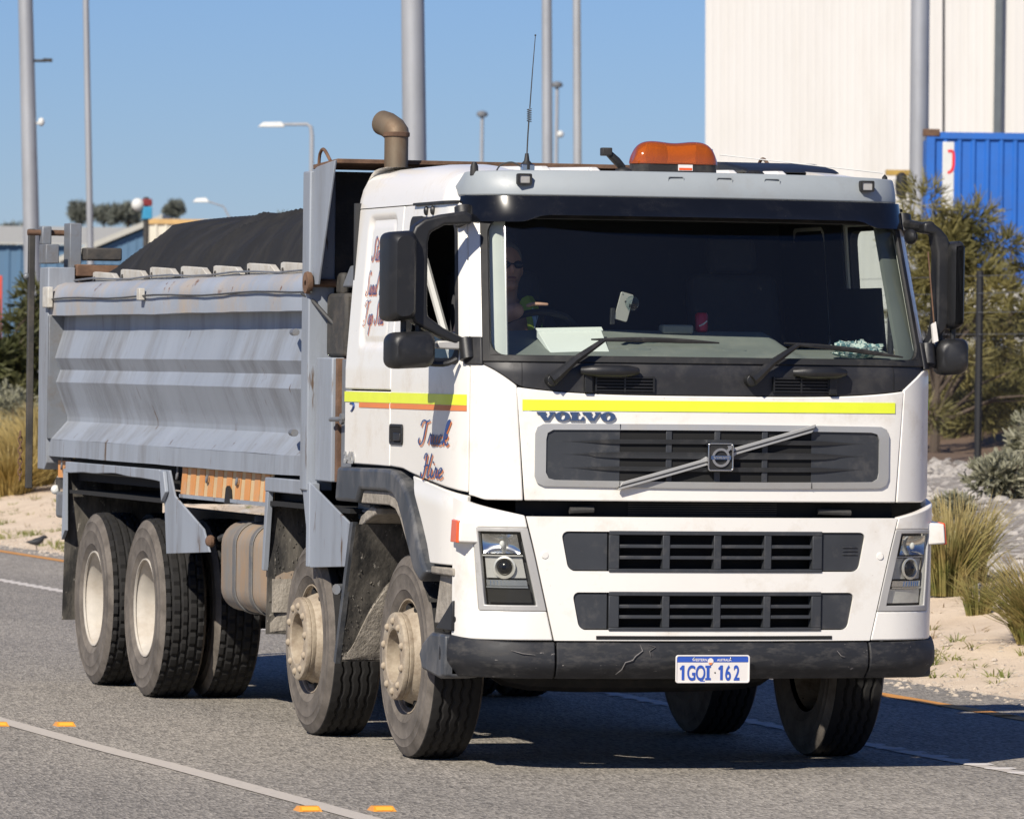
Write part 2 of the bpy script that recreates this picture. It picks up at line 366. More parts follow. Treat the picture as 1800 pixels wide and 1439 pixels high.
def paintmat(name, col, wear):
    m, n, l, b = nodes_of(name); b.inputs['Roughness'].default_value = .7
    tc = n.new('ShaderNodeTexCoord'); t = n.new('ShaderNodeTexNoise'); t.inputs['Scale'].default_value = 26; t.inputs['Detail'].default_value = 8; t.inputs['Roughness'].default_value = .75; l.new(tc.outputs['Object'], t.inputs[0])
    r = n.new('ShaderNodeMapRange'); r.inputs[1].default_value = .56; r.inputs[2].default_value = .74; r.inputs[4].default_value = wear; l.new(t.outputs[0], r.inputs[0])
    x = n.new('ShaderNodeMix'); x.data_type = 'RGBA'; x.inputs[6].default_value = (*col, 1); x.inputs[7].default_value = (.14, .135, .13, 1); l.new(r.outputs[0], x.inputs[0]); l.new(x.outputs[2], b.inputs['Base Color'])
    return m
def strip(name, pts, w, m, z=.004):
    g = M(); P_ = catmull(pts, 8)
    for (u0, v0), (u1, v1) in zip(P_, P_[1:]):
        g.add([(u0 - w / 2, v0, z), (u0 + w / 2, v0, z), (u1 + w / 2, v1, z), (u1 - w / 2, v1, z)], [(0, 1, 2, 3)])
    return tag(g.build(name, m, fix=False, smooth=0), None, None, kind='structure')
wl = paintmat('worn_white_road_paint', (.52, .47, .405), .8)
strip('lane_line', [(-2.46, -60), (-2.46, -10), (-2.50, 0), (-2.56, 5), (-2.58, 30), (-2.6, 200)], .125, wl)
el = strip('edge_line', [(1.55, -40), (1.55, -3), (1.57, 2), (1.62, 4.2), (1.75, 9), (1.86, 24), (1.9, 60), (1.9, 200)], .10, wl)
rb = M()
for v in frange(-3, 30, .32):
    u = pl([(-40, 1.55), (2, 1.57), (4.2, 1.62), (9, 1.75), (24, 1.86), (60, 1.9)], v)
    rb.hexa([(u - .075, v, .004), (u + .075, v, .004), (u + .075, v + .07, .004), (u - .075, v + .07, .004), (u - .065, v + .015, .009), (u + .065, v + .015, .009), (u + .065, v + .055, .009), (u - .065, v + .055, .009)])
rb.build('rumble_rib', paintmat('white_rib_paint', (.54, .51, .48), .8), el, smooth=0)
strip('no_stopping_line', [(3.25, -40), (3.28, 0), (3.33, 5), (3.42, 9), (3.52, 18), (3.6, 34), (3.62, 200)], .13, paintmat('worn_orange_road_paint', (.60, .27, .05), .45))
stud = M().hexa([(-.05, -.045, 0), (.05, -.045, 0), (.05, .045, 0), (-.05, .045, 0), (-.042, -.018, .017), (.042, -.018, .017), (.042, .018, .017), (-.042, .018, .017)])
sme = stud.mesh('road_stud', 0); sme.materials.append(mat('stud_orange', (.72, .30, .03), .35, var=.1, dirt=(.4, .25, .1), da=.35, ds=30))
face = M().hexa([(-.037, -.0435, .002), (.037, -.0435, .002), (.037, -.0405, .004), (-.037, -.0405, .004), (-.035, -.024, .0150), (.035, -.024, .0150), (.035, -.020, .0155), (-.035, -.020, .0155)])
fme = face.mesh('reflector', 0); fme.materials.append(mat('stud_reflector', (.85, .42, .05), .15, var=.1, coat=.5))
for (u, v, lb) in ((-2.31, 4.20, 'orange road stud right of the lane line, second from the left edge'), (-2.67, 4.23, 'orange road stud cut by the left edge of the photo'), (-2.60, -2.16, 'orange road stud touching the left side of the lane line at the bottom'), (-2.27, -2.19, 'orange road stud right of the lane line at the bottom, nearest the front wheel')):
    s = link('road_stud', sme, None, (u, v, .0)); tag(s, lb, 'road stud', 'orange road studs along the lane line'); link('reflector', fme, s)
    s.scale = (1.05, 1.3, 1.3)
# loose stones and litter on the verge
def scatter(name, n, area, size, m, seed, flat=.6):
    rnd = random.Random(seed); g = M()
    for i in range(n):
        u = rnd.uniform(area[0], area[1]); v = rnd.uniform(area[2], area[3]); s = size * rnd.uniform(.4, 1.5) ** 1.6; z = gz(u, v) if u > 4.15 else .0
        ang = rnd.uniform(0, 6.28); ca, sa = math.cos(ang), math.sin(ang); k = [rnd.uniform(.6, 1.2) for _ in range(6)]
        def q(x, y, h): return (u + (x * ca - y * sa) * s, v + (x * sa + y * ca) * s, z + h * s * flat)
        g.add([q(-k[0], -.6, -.1), q(k[1], -.7, -.1), q(.9, k[2], -.1), q(-.7, k[3], -.1), q(-.4, -.2, k[4]), q(.5, .1, k[5])], [(0, 1, 5, 4), (1, 2, 5), (2, 3, 4, 5), (3, 0, 4)])
    return tag(g.build(name, m, fix=False, smooth=0), None, None, kind='stuff')
tag(scatter('limestone_gravel', 11000, (6.7, 16.5, 8, 62), .05, mat('pale_limestone', (.33, .305, .275), .9, var=.45, vs=9), 3), 'pale limestone gravel covering the bank below the fence', 'gravel')
tag(scatter('roadside_grit', 5200, (3.75, 5.4, -3, 40), .014, mat('road_grit', (.42, .36, .29), .9, var=.35, vs=30), 5), 'fine grit along the asphalt edge', 'grit')
# ------------------------------------------------------------------ vegetation
def leafmat(name, a, b_, scale=2.5, tip=None, zr=(0, 1)):
    m, n, l, b = nodes_of(name); b.inputs['Roughness'].default_value = .65
    tc = n.new('ShaderNodeTexCoord'); t = n.new('ShaderNodeTexNoise'); t.inputs['Scale'].default_value = scale; t.inputs['Detail'].default_value = 5; l.new(tc.outputs['Object'], t.inputs[0])
    r = n.new('ShaderNodeMapRange'); r.inputs[1].default_value = .32; r.inputs[2].default_value = .68; l.new(t.outputs[0], r.inputs[0])
    x = n.new('ShaderNodeMix'); x.data_type = 'RGBA'; x.inputs[6].default_value = (*a, 1); x.inputs[7].default_value = (*b_, 1); l.new(r.outputs[0], x.inputs[0]); last = x.outputs[2]
    if tip:
        sp = n.new('ShaderNodeSeparateXYZ'); l.new(tc.outputs['Object'], sp.inputs[0]); r2 = n.new('ShaderNodeMapRange'); r2.inputs[1].default_value = zr[0]; r2.inputs[2].default_value = zr[1]; l.new(sp.outputs[2], r2.inputs[0])
        y = n.new('ShaderNodeMix'); y.data_type = 'RGBA'; y.inputs[7].default_value = (*tip, 1); l.new(r2.outputs[0], y.inputs[0]); l.new(last, y.inputs[6]); last = y.outputs[2]
    l.new(last, b.inputs['Base Color'])
    tr = n.new('ShaderNodeBsdfTranslucent'); l.new(last, tr.inputs[0]); mx = n.new('ShaderNodeMixShader'); mx.inputs[0].default_value = .25
    l.new(b.outputs[0], mx.inputs[1]); l.new(tr.outputs[0], mx.inputs[2]); l.new(mx.outputs[0], n['Material Output'].inputs[0])
    return m
def blades(g, rnd, c, n, L, spread, wid, lean=(0, 0)):
    for i in range(n):
        a = rnd.uniform(0, 6.283); rr = spread * math.sqrt(rnd.random()) * .35; x = c[0] + rr * math.cos(a); y = c[1] + rr * math.sin(a); z = c[2] - .02
        h = L * rnd.uniform(.5, 1.1); out = spread * rnd.uniform(.1, 1.0); dx = math.cos(a) * out + lean[0] * rnd.random(); dy = math.sin(a) * out + lean[1] * rnd.random()
        sx, sy = -math.sin(a) * wid, math.cos(a) * wid; p = []
        if rnd.random() < .5: sx, sy = math.cos(a) * wid, math.sin(a) * wid
        for t, k in ((0, 1), (.4, .9), (.75, .6), (1, .08)):
            q = t * t; px = x + dx * q; py = y + dy * q; pz = z + h * (t - .28 * t ** 3 * min(1.4, out / max(.1, L)) )
            p += [(px - sx * k, py - sy * k, pz), (px + sx * k, py + sy * k, pz)]
        g.add(p, [(0, 1, 3, 2), (2, 3, 5, 4), (4, 5, 7, 6)])
straw = leafmat('straw_green_grass', (.13, .15, .03), (.36, .27, .10), 7.0, (.46, .36, .16), (.25, .85))
ochre = leafmat('ochre_dry_grass', (.34, .24, .06), (.46, .35, .12), 2.0, (.50, .40, .18), (.3, 1.2))
def tussock(u, v, h, sp, n, lb, m, seed, wid=.006, lean=(0, 0)):
    g = M(); blades(g, random.Random(seed), (0, 0, 0), n, h, sp, wid, lean)
    o = g.build('grass_tussock', m, None, (u, v, gz(u, v)), smooth=0, fix=False); return tag(o, lb, 'grass', 'tall grass tussocks on the verge')
tussock(6.25, 13.6, .72, .40, 520, 'green and straw tussock beside the right headlamp corner', straw, 1)
tussock(6.75, 14.6, .72, .42, 420, 'tall straw tussock behind the one beside the headlamp', straw, 2)
tussock(6.0, 12.3, .36, .22, 200, 'small green tussock low on the sand, left of the big right-hand one', straw, 3)
tussock(5.55, 9.9, .62, .50, 620, 'wide arching tussock cut by the right edge of the photo', straw, 4, lean=(-.25, 0))
tussock(6.6, 11.4, .55, .42, 420, 'straw tussock behind the arching one at the right edge', straw, 6, lean=(-.1, 0))
tussock(7.3, 17.5, .55, .4, 350, 'pale dry tussock at the foot of the gravel bank', ochre, 8)
k = 0
for (u, v, h, lb) in ((6.7, 47.5, 1.2, 'ochre dry grass clump nearest the tailgate chain'), (6.2, 46.5, 1.05, 'ochre dry grass clump left of the tailgate at the photo edge'), (7.4, 50, 1.35, 'tall ochre grass clump behind the others at the left edge'), (7.6, 47, 1.25, 'ochre grass clump behind the lower tailgate'), (6.9, 52, 1.3, 'ochre grass clump farthest back beside the tailgate post'), (8.2, 53, 1.3, 'ochre grass clump under the grey bush on the left'), (7.7, 44, 1.1, 'ochre grass clump hidden partly by the rear axle')):
    k += 1; tussock(u, v, h * .72, .75, 800, lb, ochre, 20 + k, .009)
# short green ground cover along the verge
g = M(); rnd = random.Random(9)
for i in range(1100):
    v = rnd.uniform(2, 46); u = rnd.choice((rnd.uniform(4.35, 5.0), rnd.uniform(4.45, 4.9), rnd.uniform(4.3, 5.3), rnd.uniform(5, 7.2)))
    if noise.noise((u * .9, v * .5, 5)) < -.12: continue
    blades(g, rnd, (u, v, gz(u, v)), 14, rnd.uniform(.04, .11), .13, .006)
tag(g.build('verge_grass', leafmat('fresh_verge_grass', (.13, .17, .03), (.34, .31, .11), 5), smooth=0, fix=False), 'short green grass sprouting along the sandy road edge', 'grass', kind='stuff')
g = M()
for i in range(900):
    v = rnd.uniform(8, 60); u = rnd.uniform(5.0, 8.2)
    blades(g, rnd, (u, v, gz(u, v)), 5, rnd.uniform(.04, .10), .16, .005)
tag(g.build('dead_grass_litter', leafmat('dead_grass', (.22, .16, .09), (.36, .27, .15), 5), smooth=0, fix=False), 'dead grass litter lying over the sand bank', 'grass', kind='stuff')
bark = mat('grey_brown_bark', (.10, .075, .055), .9, var=.3, vs=14, stretch=(1, 1, .2), bump=.6, bs=30)
def tufts(g, rnd, c, rad, n, L, wid, needles=5, up=.3, droop=0):
    for i in range(n):
        while True:
            d = Vector((rnd.uniform(-1, 1), rnd.uniform(-1, 1), rnd.uniform(-1, 1)))
            if .15 < d.length < 1: break
        p = Vector((c[0] + d.x * rad[0], c[1] + d.y * rad[1], c[2] + d.z * rad[2]))
        base = (d.normalized() + Vector((0, 0, up))).normalized()
        for j in range(needles):
            q = (base + Vector((rnd.gauss(0, .5), rnd.gauss(0, .5), rnd.gauss(0, .4)))).normalized() * L * rnd.uniform(.5, 1.2); q.z -= droop * L
            s = q.cross(Vector((rnd.uniform(-1, 1), rnd.uniform(-1, 1), rnd.uniform(-1, 1)))).normalized() * wid
            g.add([p - s, p + s, p + q + s * .5, p + q - s * .5], [(0, 1, 2, 3)])
def tree(name, u, v, H, trunk_r, clumps, m, lb, cat, group, seed, L=.28, wid=.012, n=70, needles=5, lean=(0, 0), up=.3, droop=0):
    rnd = random.Random(seed); z0 = gz(u, v); t = empty(name, (u, v, z0), lb, cat, group)
    tm = M(); path = [(lean[0] * s * s, lean[1] * s * s, H * .86 * s - .1) for s in (0, .25, .5, .75, 1)]
    tm.tube(path, [trunk_r, trunk_r * .85, trunk_r * .62, trunk_r * .38, trunk_r * .12], 8)
    for (x, y, z, rx, rz) in clumps:
        s = max(.12, min(.9, (z - .25 * H) / H)); st = Vector((lean[0] * s * s, lean[1] * s * s, H * .86 * s)); en = Vector((x, y, z)); mid = st.lerp(en, .5) + Vector((0, 0, .08 * H * .5))
        tm.tube([st, mid, en], [trunk_r * .34, trunk_r * .22, trunk_r * .06], 6)
    tm.build('trunk', bark, t)
    cm = M()
    for (x, y, z, rx, rz) in clumps: tufts(cm, rnd, (x, y, z), (rx, rx, rz), n, L, wid, needles, up, droop)
    cm.build('crown', m, t, smooth=0, fix=False)
    return t
sheoak = leafmat('sheoak_foliage', (.10, .098, .028), (.33, .28, .10), 1.5)
olive = leafmat('olive_foliage', (.05, .06, .018), (.15, .14, .05), .9)
rnd = random.Random(77)
cl = []
for i in range(46):
    z = rnd.uniform(.5, 3.1); w_ = 1.25 * (1 - max(0, z - 1.0) / 2.4); cl.append((rnd.uniform(-.75, 1) * w_ + .15, rnd.uniform(-1, 1) * w_, z, rnd.uniform(.18, .32), rnd.uniform(.12, .24)))
cl += [(-.2, 0, 3.3, .28, .3), (.55, 0, 3.1, .25, .22), (.95, 0, 2.75, .3, .18), (1.3, .1, 2.35, .3, .16), (1.45, 0, 1.9, .35, .2), (-.45, 0, 2.9, .3, .3), (0, 0, 2.6, .4, .35)]
tree('sheoak_tree', 18.95, 48.3, 3.7, .075, cl, sheoak, 'feathery olive sheoak tree behind the fence, beside the right mirror', 'tree', 'trees beyond the fence', 41, .22, .008, 60, 6, (.2, 0))
cl = [(rnd.uniform(-1.3, 1.3), rnd.uniform(-1, 1), rnd.uniform(-.3, .75), .4, .25) for i in range(22)]
tree('sheoak_tree', 21.6, 52.5, 3.0, .09, cl, sheoak, 'darker sheoak tree behind the fence post on the far right', 'tree', 'trees beyond the fence', 43, .26, .012, 85, 6)
cl = [(rnd.uniform(-1.6, 1.6), rnd.uniform(-1, 1), rnd.uniform(.2, 2.3), .45, .35) for i in range(30)]
tree('olive_shrub', 9.9, 65, 2.7, .06, cl, olive, 'dense olive shrub left of the tailgate post at the photo edge', 'shrub', 'shrubs along the left verge', 45, .2, .022, 95, 5)
cl = [(rnd.uniform(-1.2, 1.2), rnd.uniform(-1, 1), rnd.uniform(.2, 1.7), .42, .35) for i in range(22)]
tree('olive_shrub', 12.2, 68, 2.2, .06, cl, olive, 'olive shrub behind the tipper body at the left', 'shrub', 'shrubs along the left verge', 46, .2, .022, 90, 5)
silver = leafmat('silver_grey_foliage', (.19, .19, .115), (.40, .385, .28), 6)
def bush(u, v, rx, rz, lb, m, seed, n=900, L=.12, wid=.012, group='low bushes on the bank'):
    g = M(); rnd = random.Random(seed)
    for i in range(9):
        a = rnd.uniform(0, 6.28); q = rnd.uniform(.1, .62); tufts(g, rnd, (rx * q * math.cos(a), rx * q * math.sin(a), rz * rnd.uniform(.3, .75)), (rx * .5, rx * .5, rz * .38), n // 9, L, wid, 6, .7)
    t = empty('bush', (u, v, gz(u, v)), lb, 'bush', group); g.build('foliage', m, t, smooth=0, fix=False)
    s = M()
    for i in range(10):
        a = rnd.uniform(0, 6.28); s.tube([(0, 0, -.05), (rx * .35 * math.cos(a), rx * .35 * math.sin(a), rz * .35), (rx * .6 * math.cos(a), rx * .6 * math.sin(a), rz * .75)], [.014, .01, .004], 5)
    s.build('stems', bark, t)
bush(14.55, 33.0, .52, .74, 'silver-grey bush in front of the fence at the right edge', silver, 1, 950)
bush(11.2, 25.4, .38, .42, 'small pale grey bush low on the gravel, right of the fence post', silver, 2, 800, .09)
bush(8.6, 57.5, 1.0, .95, 'rounded grey bush above the dry grass on the left', silver, 3, 1300)
bush(13.2, 36.5, .35, .4, 'little green bush at the foot of the fence post', leafmat('bright_bush', (.13, .15, .03), (.28, .25, .08), 5), 4, 500, .09)
bush(9.6, 22.5, .22, .2, 'tiny grey tuft bush on the gravel below the fence', silver, 5, 300, .07)
# ------------------------------------------------------------------ things beyond the road
galv = mat('galvanised_pole', (.36, .37, .385), .5, .3, var=.12, vs=1.2, dirt=(.24, .25, .27), da=.4, ds=1.5, stretch=(1, 1, .3))
RX = Vector((0.95929236, -0.28214786, 0))
def pole(name, u, v, zr, r, lean, H, lb, group=None, extras=(), taper=.25):
    zb = gz(u, v) - .1; b = Vector((u, v, 0)) + RX * lean * (zr - zb); b.z = zb
    t = empty(name, b, lb, 'pole', group)
    top = Vector((0, 0, H)) - RX * lean * H
    k = (zr - zb) / H; g = M(); r0 = r / (1 - taper * k)
    g.tube([top * s for s in (0, .33, .66, 1)], [r0 * (1 - taper * s) for s in (0, .33, .66, 1)], 20); g.build('shaft', galv, t)
    f = M(); f.box(-r0 * 2, r0 * 2, -r0 * 2, r0 * 2, 0, .12); f.build('base_plate', galv, t, bevel=.01)
    for (fz, kind) in extras:
        c = top * ((fz - zb) / H); g = M()
        if kind == 'arm': g.tube([c, c + RX * (r + .22) + Vector((0, 0, .0))], .03, 6); g.box(c.x + r + .16, c.x + r + .34, c.y - .16, c.y - .02, c.z - .02, c.z + .05); g.build('bracket', K['darksteel'], t)
        if kind == 'dome': g.tube([c, c + RX * (r + .08)], .025, 6); g.ball(c + RX * (r + .1) + Vector((0, 0, .03)), (.07, .07, .09)); g.build('camera_dome', K['trim'], t)
    return t
pole('light_mast', 17.49, 98.78, 5.92, .165, .037, 15, 'thick galvanised mast at the far left, carrying a small white dome', 'tall galvanised masts', ((8.2, 'arm'), (6.9, 'dome')), .3)
pole('light_mast', 18.67, 98.43, 5.93, .068, .030, 15, 'slender galvanised mast, second from the left edge', 'tall galvanised masts')
pole('light_mast', 14.49, 57.96, 5.18, .172, .025, 14, 'thickest galvanised mast directly behind the exhaust stack', 'tall galvanised masts', (), .12)
pole('light_mast', 33.56, 114.91, 7.36, .128, .016, 18, 'galvanised mast right of the whip aerial, thicker of the pair', 'tall galvanised masts')
pole('light_mast', 37.17, 124.27, 7.73, .108, .017, 18, 'thinner galvanised mast of the pair right of the aerial', 'tall galvanised masts')
pole('light_mast', 28.35, 74.73, 6.0, .168, .004, 14, 'galvanised mast standing before the white building', 'tall galvanised masts', (), .1)
def floodmast(u, v, ztop, r, lb, extra=None):
    zb = gz(u, v); t = empty('flood_mast', (u, v, zb), lb, 'mast', 'distant floodlight masts'); H = ztop - zb
    M().tube([(0, 0, 0), (0, 0, H)], [r * 1.4, r], 10).build('shaft', galv, t)
    M().lathe([(.05, H + .16), (.25, H + .1), (.32, H), (.3, H - .14), (.08, H - .22)], n=16, cap=True).build('lamp_head', K['steel'], t)
    if extra: M().ball((.22, 0, extra - zb), (.22, .2, .2)).build('dish', K['trim'], t)
floodmast(87.5, 307.6, 16.1, .10, 'faint distant floodlight mast left of the aerial')
floodmast(91.5, 306.4, 17.8, .10, 'faint distant floodlight mast with a pale dish behind the mast pair', 15.0)
zb = gz(35.7, 145.6); t = empty('street_lamp', (35.67, 145.57, zb), 'grey street lamp with a long arm behind the tipper headboard', 'lamp')
M().tube([(0, 0, 0), (0, 0, 6.35), (-.03, .01, 6.6), (-.14, .04, 6.68), (-1.05, .3, 6.66)], [.085, .065, .06, .05, .04], 8).build('pole', galv, t)
M().hexa([(-1.5, .36, 6.58), (-.75, .14, 6.58), (-.75, .30, 6.58), (-1.5, .52, 6.58), (-1.35, .36, 6.72), (-.85, .18, 6.74), (-.85, .28, 6.74), (-1.35, .46, 6.72)]).build('lamp_head', K['trim'], t, bevel=.03)
zb = gz(37.4, 165.9); t = empty('street_lamp', (38.3, 165.6, zb), 'small curved street lamp far off above the cream container', 'lamp')
M().tube([(0, 0, 0), (0, 0, 4.2), (-.3, .1, 4.8), (-.9, .25, 5.0)], [.06, .045, .03, .03], 8).build('pole', galv, t)
M().hexa([(-1.25, .25, 4.93), (-.75, .1, 4.93), (-.75, .4, 4.93), (-1.25, .5, 4.93), (-1.15, .3, 5.06), (-.85, .2, 5.08), (-.85, .34, 5.08), (-1.15, .4, 5.06)]).build('lamp_head', K['trim'], t, bevel=.03)
zb = gz(26.4, 127.4); t = empty('signal_post', (26.6, 127.4, zb), 'dark post with white globe and red and blue lamps behind the load', 'post')
M().tube([(0, 0, 0), (0, 0, 4.15)], .07, 8).build('post', K['darksteel'], t)
M().ball((-.22, 0, 3.95), .17).build('globe', K['trim'], t)
M().box(-.1, .14, -.1, .1, 3.92, 4.1).build('red_lamp', mat('dull_red', (.20, .03, .03), .5), t, bevel=.02); M().box(-.1, .14, -.1, .1, 3.58, 3.9).build('blue_lamp', mat('sky_blue', (.05, .30, .5), .5), t, bevel=.02)
# fence
fx = 15.95; t = empty('chain_link_fence', (fx, 38.74, gz(fx, 38.74)), 'dark chain-link fence with black posts and barbed wire at the right', 'fence'); fz0 = gz(fx, 38.74)
fblack = mat('black_fence_steel', (.012, .012, .013), .6, var=.2)
for i in range(-3, 9):
    y = 3.0 * i; M().tube([(0, y, gz(fx, 38.74 + y) - fz0 - .1), (0, y, 2.28)], .045, 8).build('post', fblack, t)
for z in (1.55, 1.8, 2.02, 2.22): M().tube([(-.03, -9, z), (-.03, 24, z)], .0028, 5).build('wire', K['steel'], t)
wm = M(); H_ = 1.75
for i in range(-140, 400):
    a = i * .065 - 9
    for s in (1, -1):
        y0, y1 = a, a + s * H_; z0, z1 = 0, H_
        if y0 < -9 or y0 > 15 or y1 < -9 or y1 > 15: continue
        wm.add([(0, y0 - .0025, z0), (0, y0 + .0025, z0), (0, y1 + .0025, z1), (0, y1 - .0025, z1)], [(0, 1, 2, 3)])
o = wm.build('wire_mesh', fblack, t, smooth=0, fix=False); o['kind'] = 'stuff'
# white clad building
bw = mat('white_cladding', (.62, .60, .565), .6, var=.03, vs=.5, dirt=(.55, .525, .48), da=.4, ds=.8, stretch=(1, 1, .15))
B0 = Vector((37.25, 113.8, 0)); zb = 2.25; ang = math.atan2(-0.28214786, 0.95929236)
t = empty('warehouse', (B0.x, B0.y, zb), 'tall white ribbed-metal warehouse filling the top right', 'building'); t.rotation_euler = (0, 0, ang - R(2.6))
def ribbed(g, x0, x1, z0, z1, pitch, depth, y=0, lean=0):
    x = x0; pts = []
    while x < x1:
        for dx, d in ((0, 0), (.55, 0), (.68, -depth), (.87, -depth)): pts.append((min(x + dx * pitch, x1), y + d))
        x += pitch
    pts.append((x1, y))
    g.add([(a - lean * z0, b, z0) for a, b in pts] + [(a - lean * z1, b, z1) for a, b in pts], [(i, i + 1, len(pts) + i + 1, len(pts) + i) for i in range(len(pts) - 1)])
for nm, x0, x1 in (('wall', 0, 5.68), ('wall', 5.74, 12.0), ('wall', 12.06, 20), ('wall', 20.06, 30)):
    g = M(); ribbed(g, x0, x1, 0, 14, .19, .003, lean=.0115); g.build(nm, bw, t, smooth=0, fix=False)
M().box(.05, 30, .15, 25, 0, 13.9).build('core', bw, t)
M().box(6.83, 7.02, -.22, -.05, 0, 13.8).build('downpipe', mat('dark_downpipe', (.10, .115, .125), .5), t, bevel=.02)
M().box(-.1, 30.1, -.3, 25.1, 14, 14.3).build('roof', bw, t)
# blue container on a white skeletal trailer
bluem = mat('container_blue', (.018, .125, .46), .5, var=.08, vs=1.2, dirt=(.02, .10, .36), da=.4, ds=2)
cz = 3.42; t = empty('shipping_container', (26.75, 70.0, cz), 'blue corrugated shipping container behind the sheoak tree', 'container'); t.rotation_euler = (0, 0, ang)
g = M(); ribbed(g, .14, 12.0, .16, 2.46, .235, .036, y=-.0); g.build('corrugated_side', bluem, t, smooth=0, fix=False)
M().box(.1, 12.05, .03, 2.4, .1, 2.5).build('core', bluem, t)
M().box(0, 12.19, -.05, .06, 2.46, 2.57).build('top_rail', bluem, t); M().box(0, 12.19, -.05, .06, 0, .16).build('bottom_rail', bluem, t)
M().box(0, .14, -.055, .1, .0, 2.59).build('corner_post', bluem, t); M().box(-.06, .22, -.07, .1, 2.50, 2.62).build('corner_casting', K['rust'], t, bevel=.01)
wt = mat('trailer_white', (.62, .60, .56), .6, var=.08)
t = empty('container_trailer', (26.75, 70.0, gz(27, 70)), 'white skeletal trailer under the blue container', 'trailer'); t.rotation_euler = (0, 0, ang); zt = cz - gz(27, 70)
M().box(.2, 12, -.02, .1, zt - .12, zt - .01).build('upper_rail', wt, t); M().box(.2, 12, -.02, .1, zt - .42, zt - .30).build('lower_rail', wt, t)
for i in range(34): M().box(.25 + i * .35, .37 + i * .35, .0, .08, zt - .30, zt - .12).build('upright', wt, t)
for i in (2.4, 3.6, 8.5, 9.7): M().lathe([(.2, -.12), (.48, -.14), (.5, .1), (.2, .12)], (i, .2, .5), 'y', 20).build('wheel', K['tyre'], t)
M().box(.5, 11.8, .3, 2.2, .5, zt - .42).build('chassis', K['darksteel'], t)
# white marker board with red figure
t = empty('marker_board', (24.66, 63.3, gz(24.66, 63.3)), 'narrow white marker board with a red figure before the container', 'sign'); t.rotation_euler = (0, 0, ang); zb = gz(24.66, 63.3)
M().box(-.09, .09, 0, .05, -.1, 5.57 - zb).build('board', K['trim'], t, bevel=.01)
redm = mat('sign_red', (.70, .02, .03), .5); g = M()
for pts in ([(-.01, .42), (.04, .43), (.075, .40), (.08, .28), (.07, .16), (.03, .10), (-.01, .09)],):
    pp = catmull(pts, 4)
    for (a, b), (c, d) in zip(pp, pp[1:]):
        wv = Vector((-(d - b), 0, c - a)).normalized() * .022; A = Vector((a, -.006, 5.0 - zb + b)); Bv = Vector((c, -.006, 5.0 - zb + d)); g.add([A - wv, A + wv, Bv + wv, Bv - wv], [(0, 1, 2, 3)])
g.build('red_figure', redm, t, smooth=0, fix=False)
# gantry with hanging drums
zb = gz(29.9, 79.5); t = empty('loading_gantry', (29.9, 79.5, zb), 'white gantry with an ochre beam and two dark drums behind the visor corner', 'gantry'); t.rotation_euler = (0, 0, ang); h = 5.62 - zb
M().box(.28, .48, 0, .2, 0, h - .08).build('column', wt, t); M().box(-.42, .62, -.03, .24, h - .05, h + .05).build('beam', mat('ochre_beam', (.42, .27, .06), .6), t)
for x in (-.14, .08): M().lathe([(.03, h), (.10, h - .05), (.12, h - .3), (.09, h - .45), (.02, h - .5)], (x, -.16, 0), 'z', 14, True).build('drum', K['black'], t)
# sheds and containers far on the left
shedblue = mat('shed_blue_cladding', (.075, .15, .24), .6, var=.06, vs=.3); roofc = mat('pale_shed_roof', (.42, .41, .36), .6, var=.05)
zb = 2.35
t = empty('long_shed', (43.3, 226.7, zb), 'long blue-walled shed with a pale roof at the far left', 'building'); t.rotation_euler = (0, 0, ang)
g = M(); ribbed(g, -14, 3.2, 0, 4.42, .5, .05); g.build('wall', shedblue, t, smooth=0, fix=False)
M().prism([(-.3, 4.44), (-.3, 4.5), (14, 5.5), (14, 5.42)], 'x', -14.2, 6).build('roof', roofc, t); M().box(-14, 3.1, .2, 13, 0, 4.4).build('core', shedblue, t)
t = empty('gabled_shed', (42.1, 206.2, zb), 'blue gabled shed behind the tailgate hinge and the load', 'building'); t.rotation_euler = (0, 0, ang)
g = M(); g.prism([(-.4, 0), (3.2, 0), (3.2, 4.98), (-.4, 3.4)], 'y', 0, 12); g.build('wall', shedblue, t)
M().prism([(-.7, 3.38), (3.3, 5.08), (3.3, 5.3), (-.7, 3.6)], 'y', -.3, 12.2).build('roof', roofc, t)
for i in range(11): M().box(-.3 + i * .32, -.25 + i * .32, -.03, -.005, 0, 3.3 + i * .14).build('rib', shedblue, t)
t = empty('storage_container', (28.8, 137.1, 3.0), 'cream container with an orange top edge showing behind the load', 'container'); t.rotation_euler = (0, 0, ang)
cream = mat('cream_container', (.62, .58, .48), .6, var=.06, dirt=(.45, .38, .28), da=.35, ds=1.5)
g = M(); ribbed(g, .1, 6, .1, 2.72, .28, .04); g.build('corrugated_side', cream, t, smooth=0, fix=False)
M().box(.05, 6, .05, 2.4, -.8, 2.7).build('core', cream, t); M().box(0, 6.06, -.06, .1, 2.72, 2.86).build('top_rail', mat('worn_orange_rail', (.52, .33, .13), .6, var=.2), t); M().box(-.02, .1, -.06, .1, 0, 2.72).build('corner_post', cream, t)
t = empty('red_post', (14.92, 89.1, gz(14.9, 89)), 'coral red post cut by the left photo edge above the shrub', 'post'); M().box(-.16, -.0, -.05, .05, 0, 2.75).build('shaft', mat('coral_red', (.62, .10, .07), .5), t, bevel=.01)
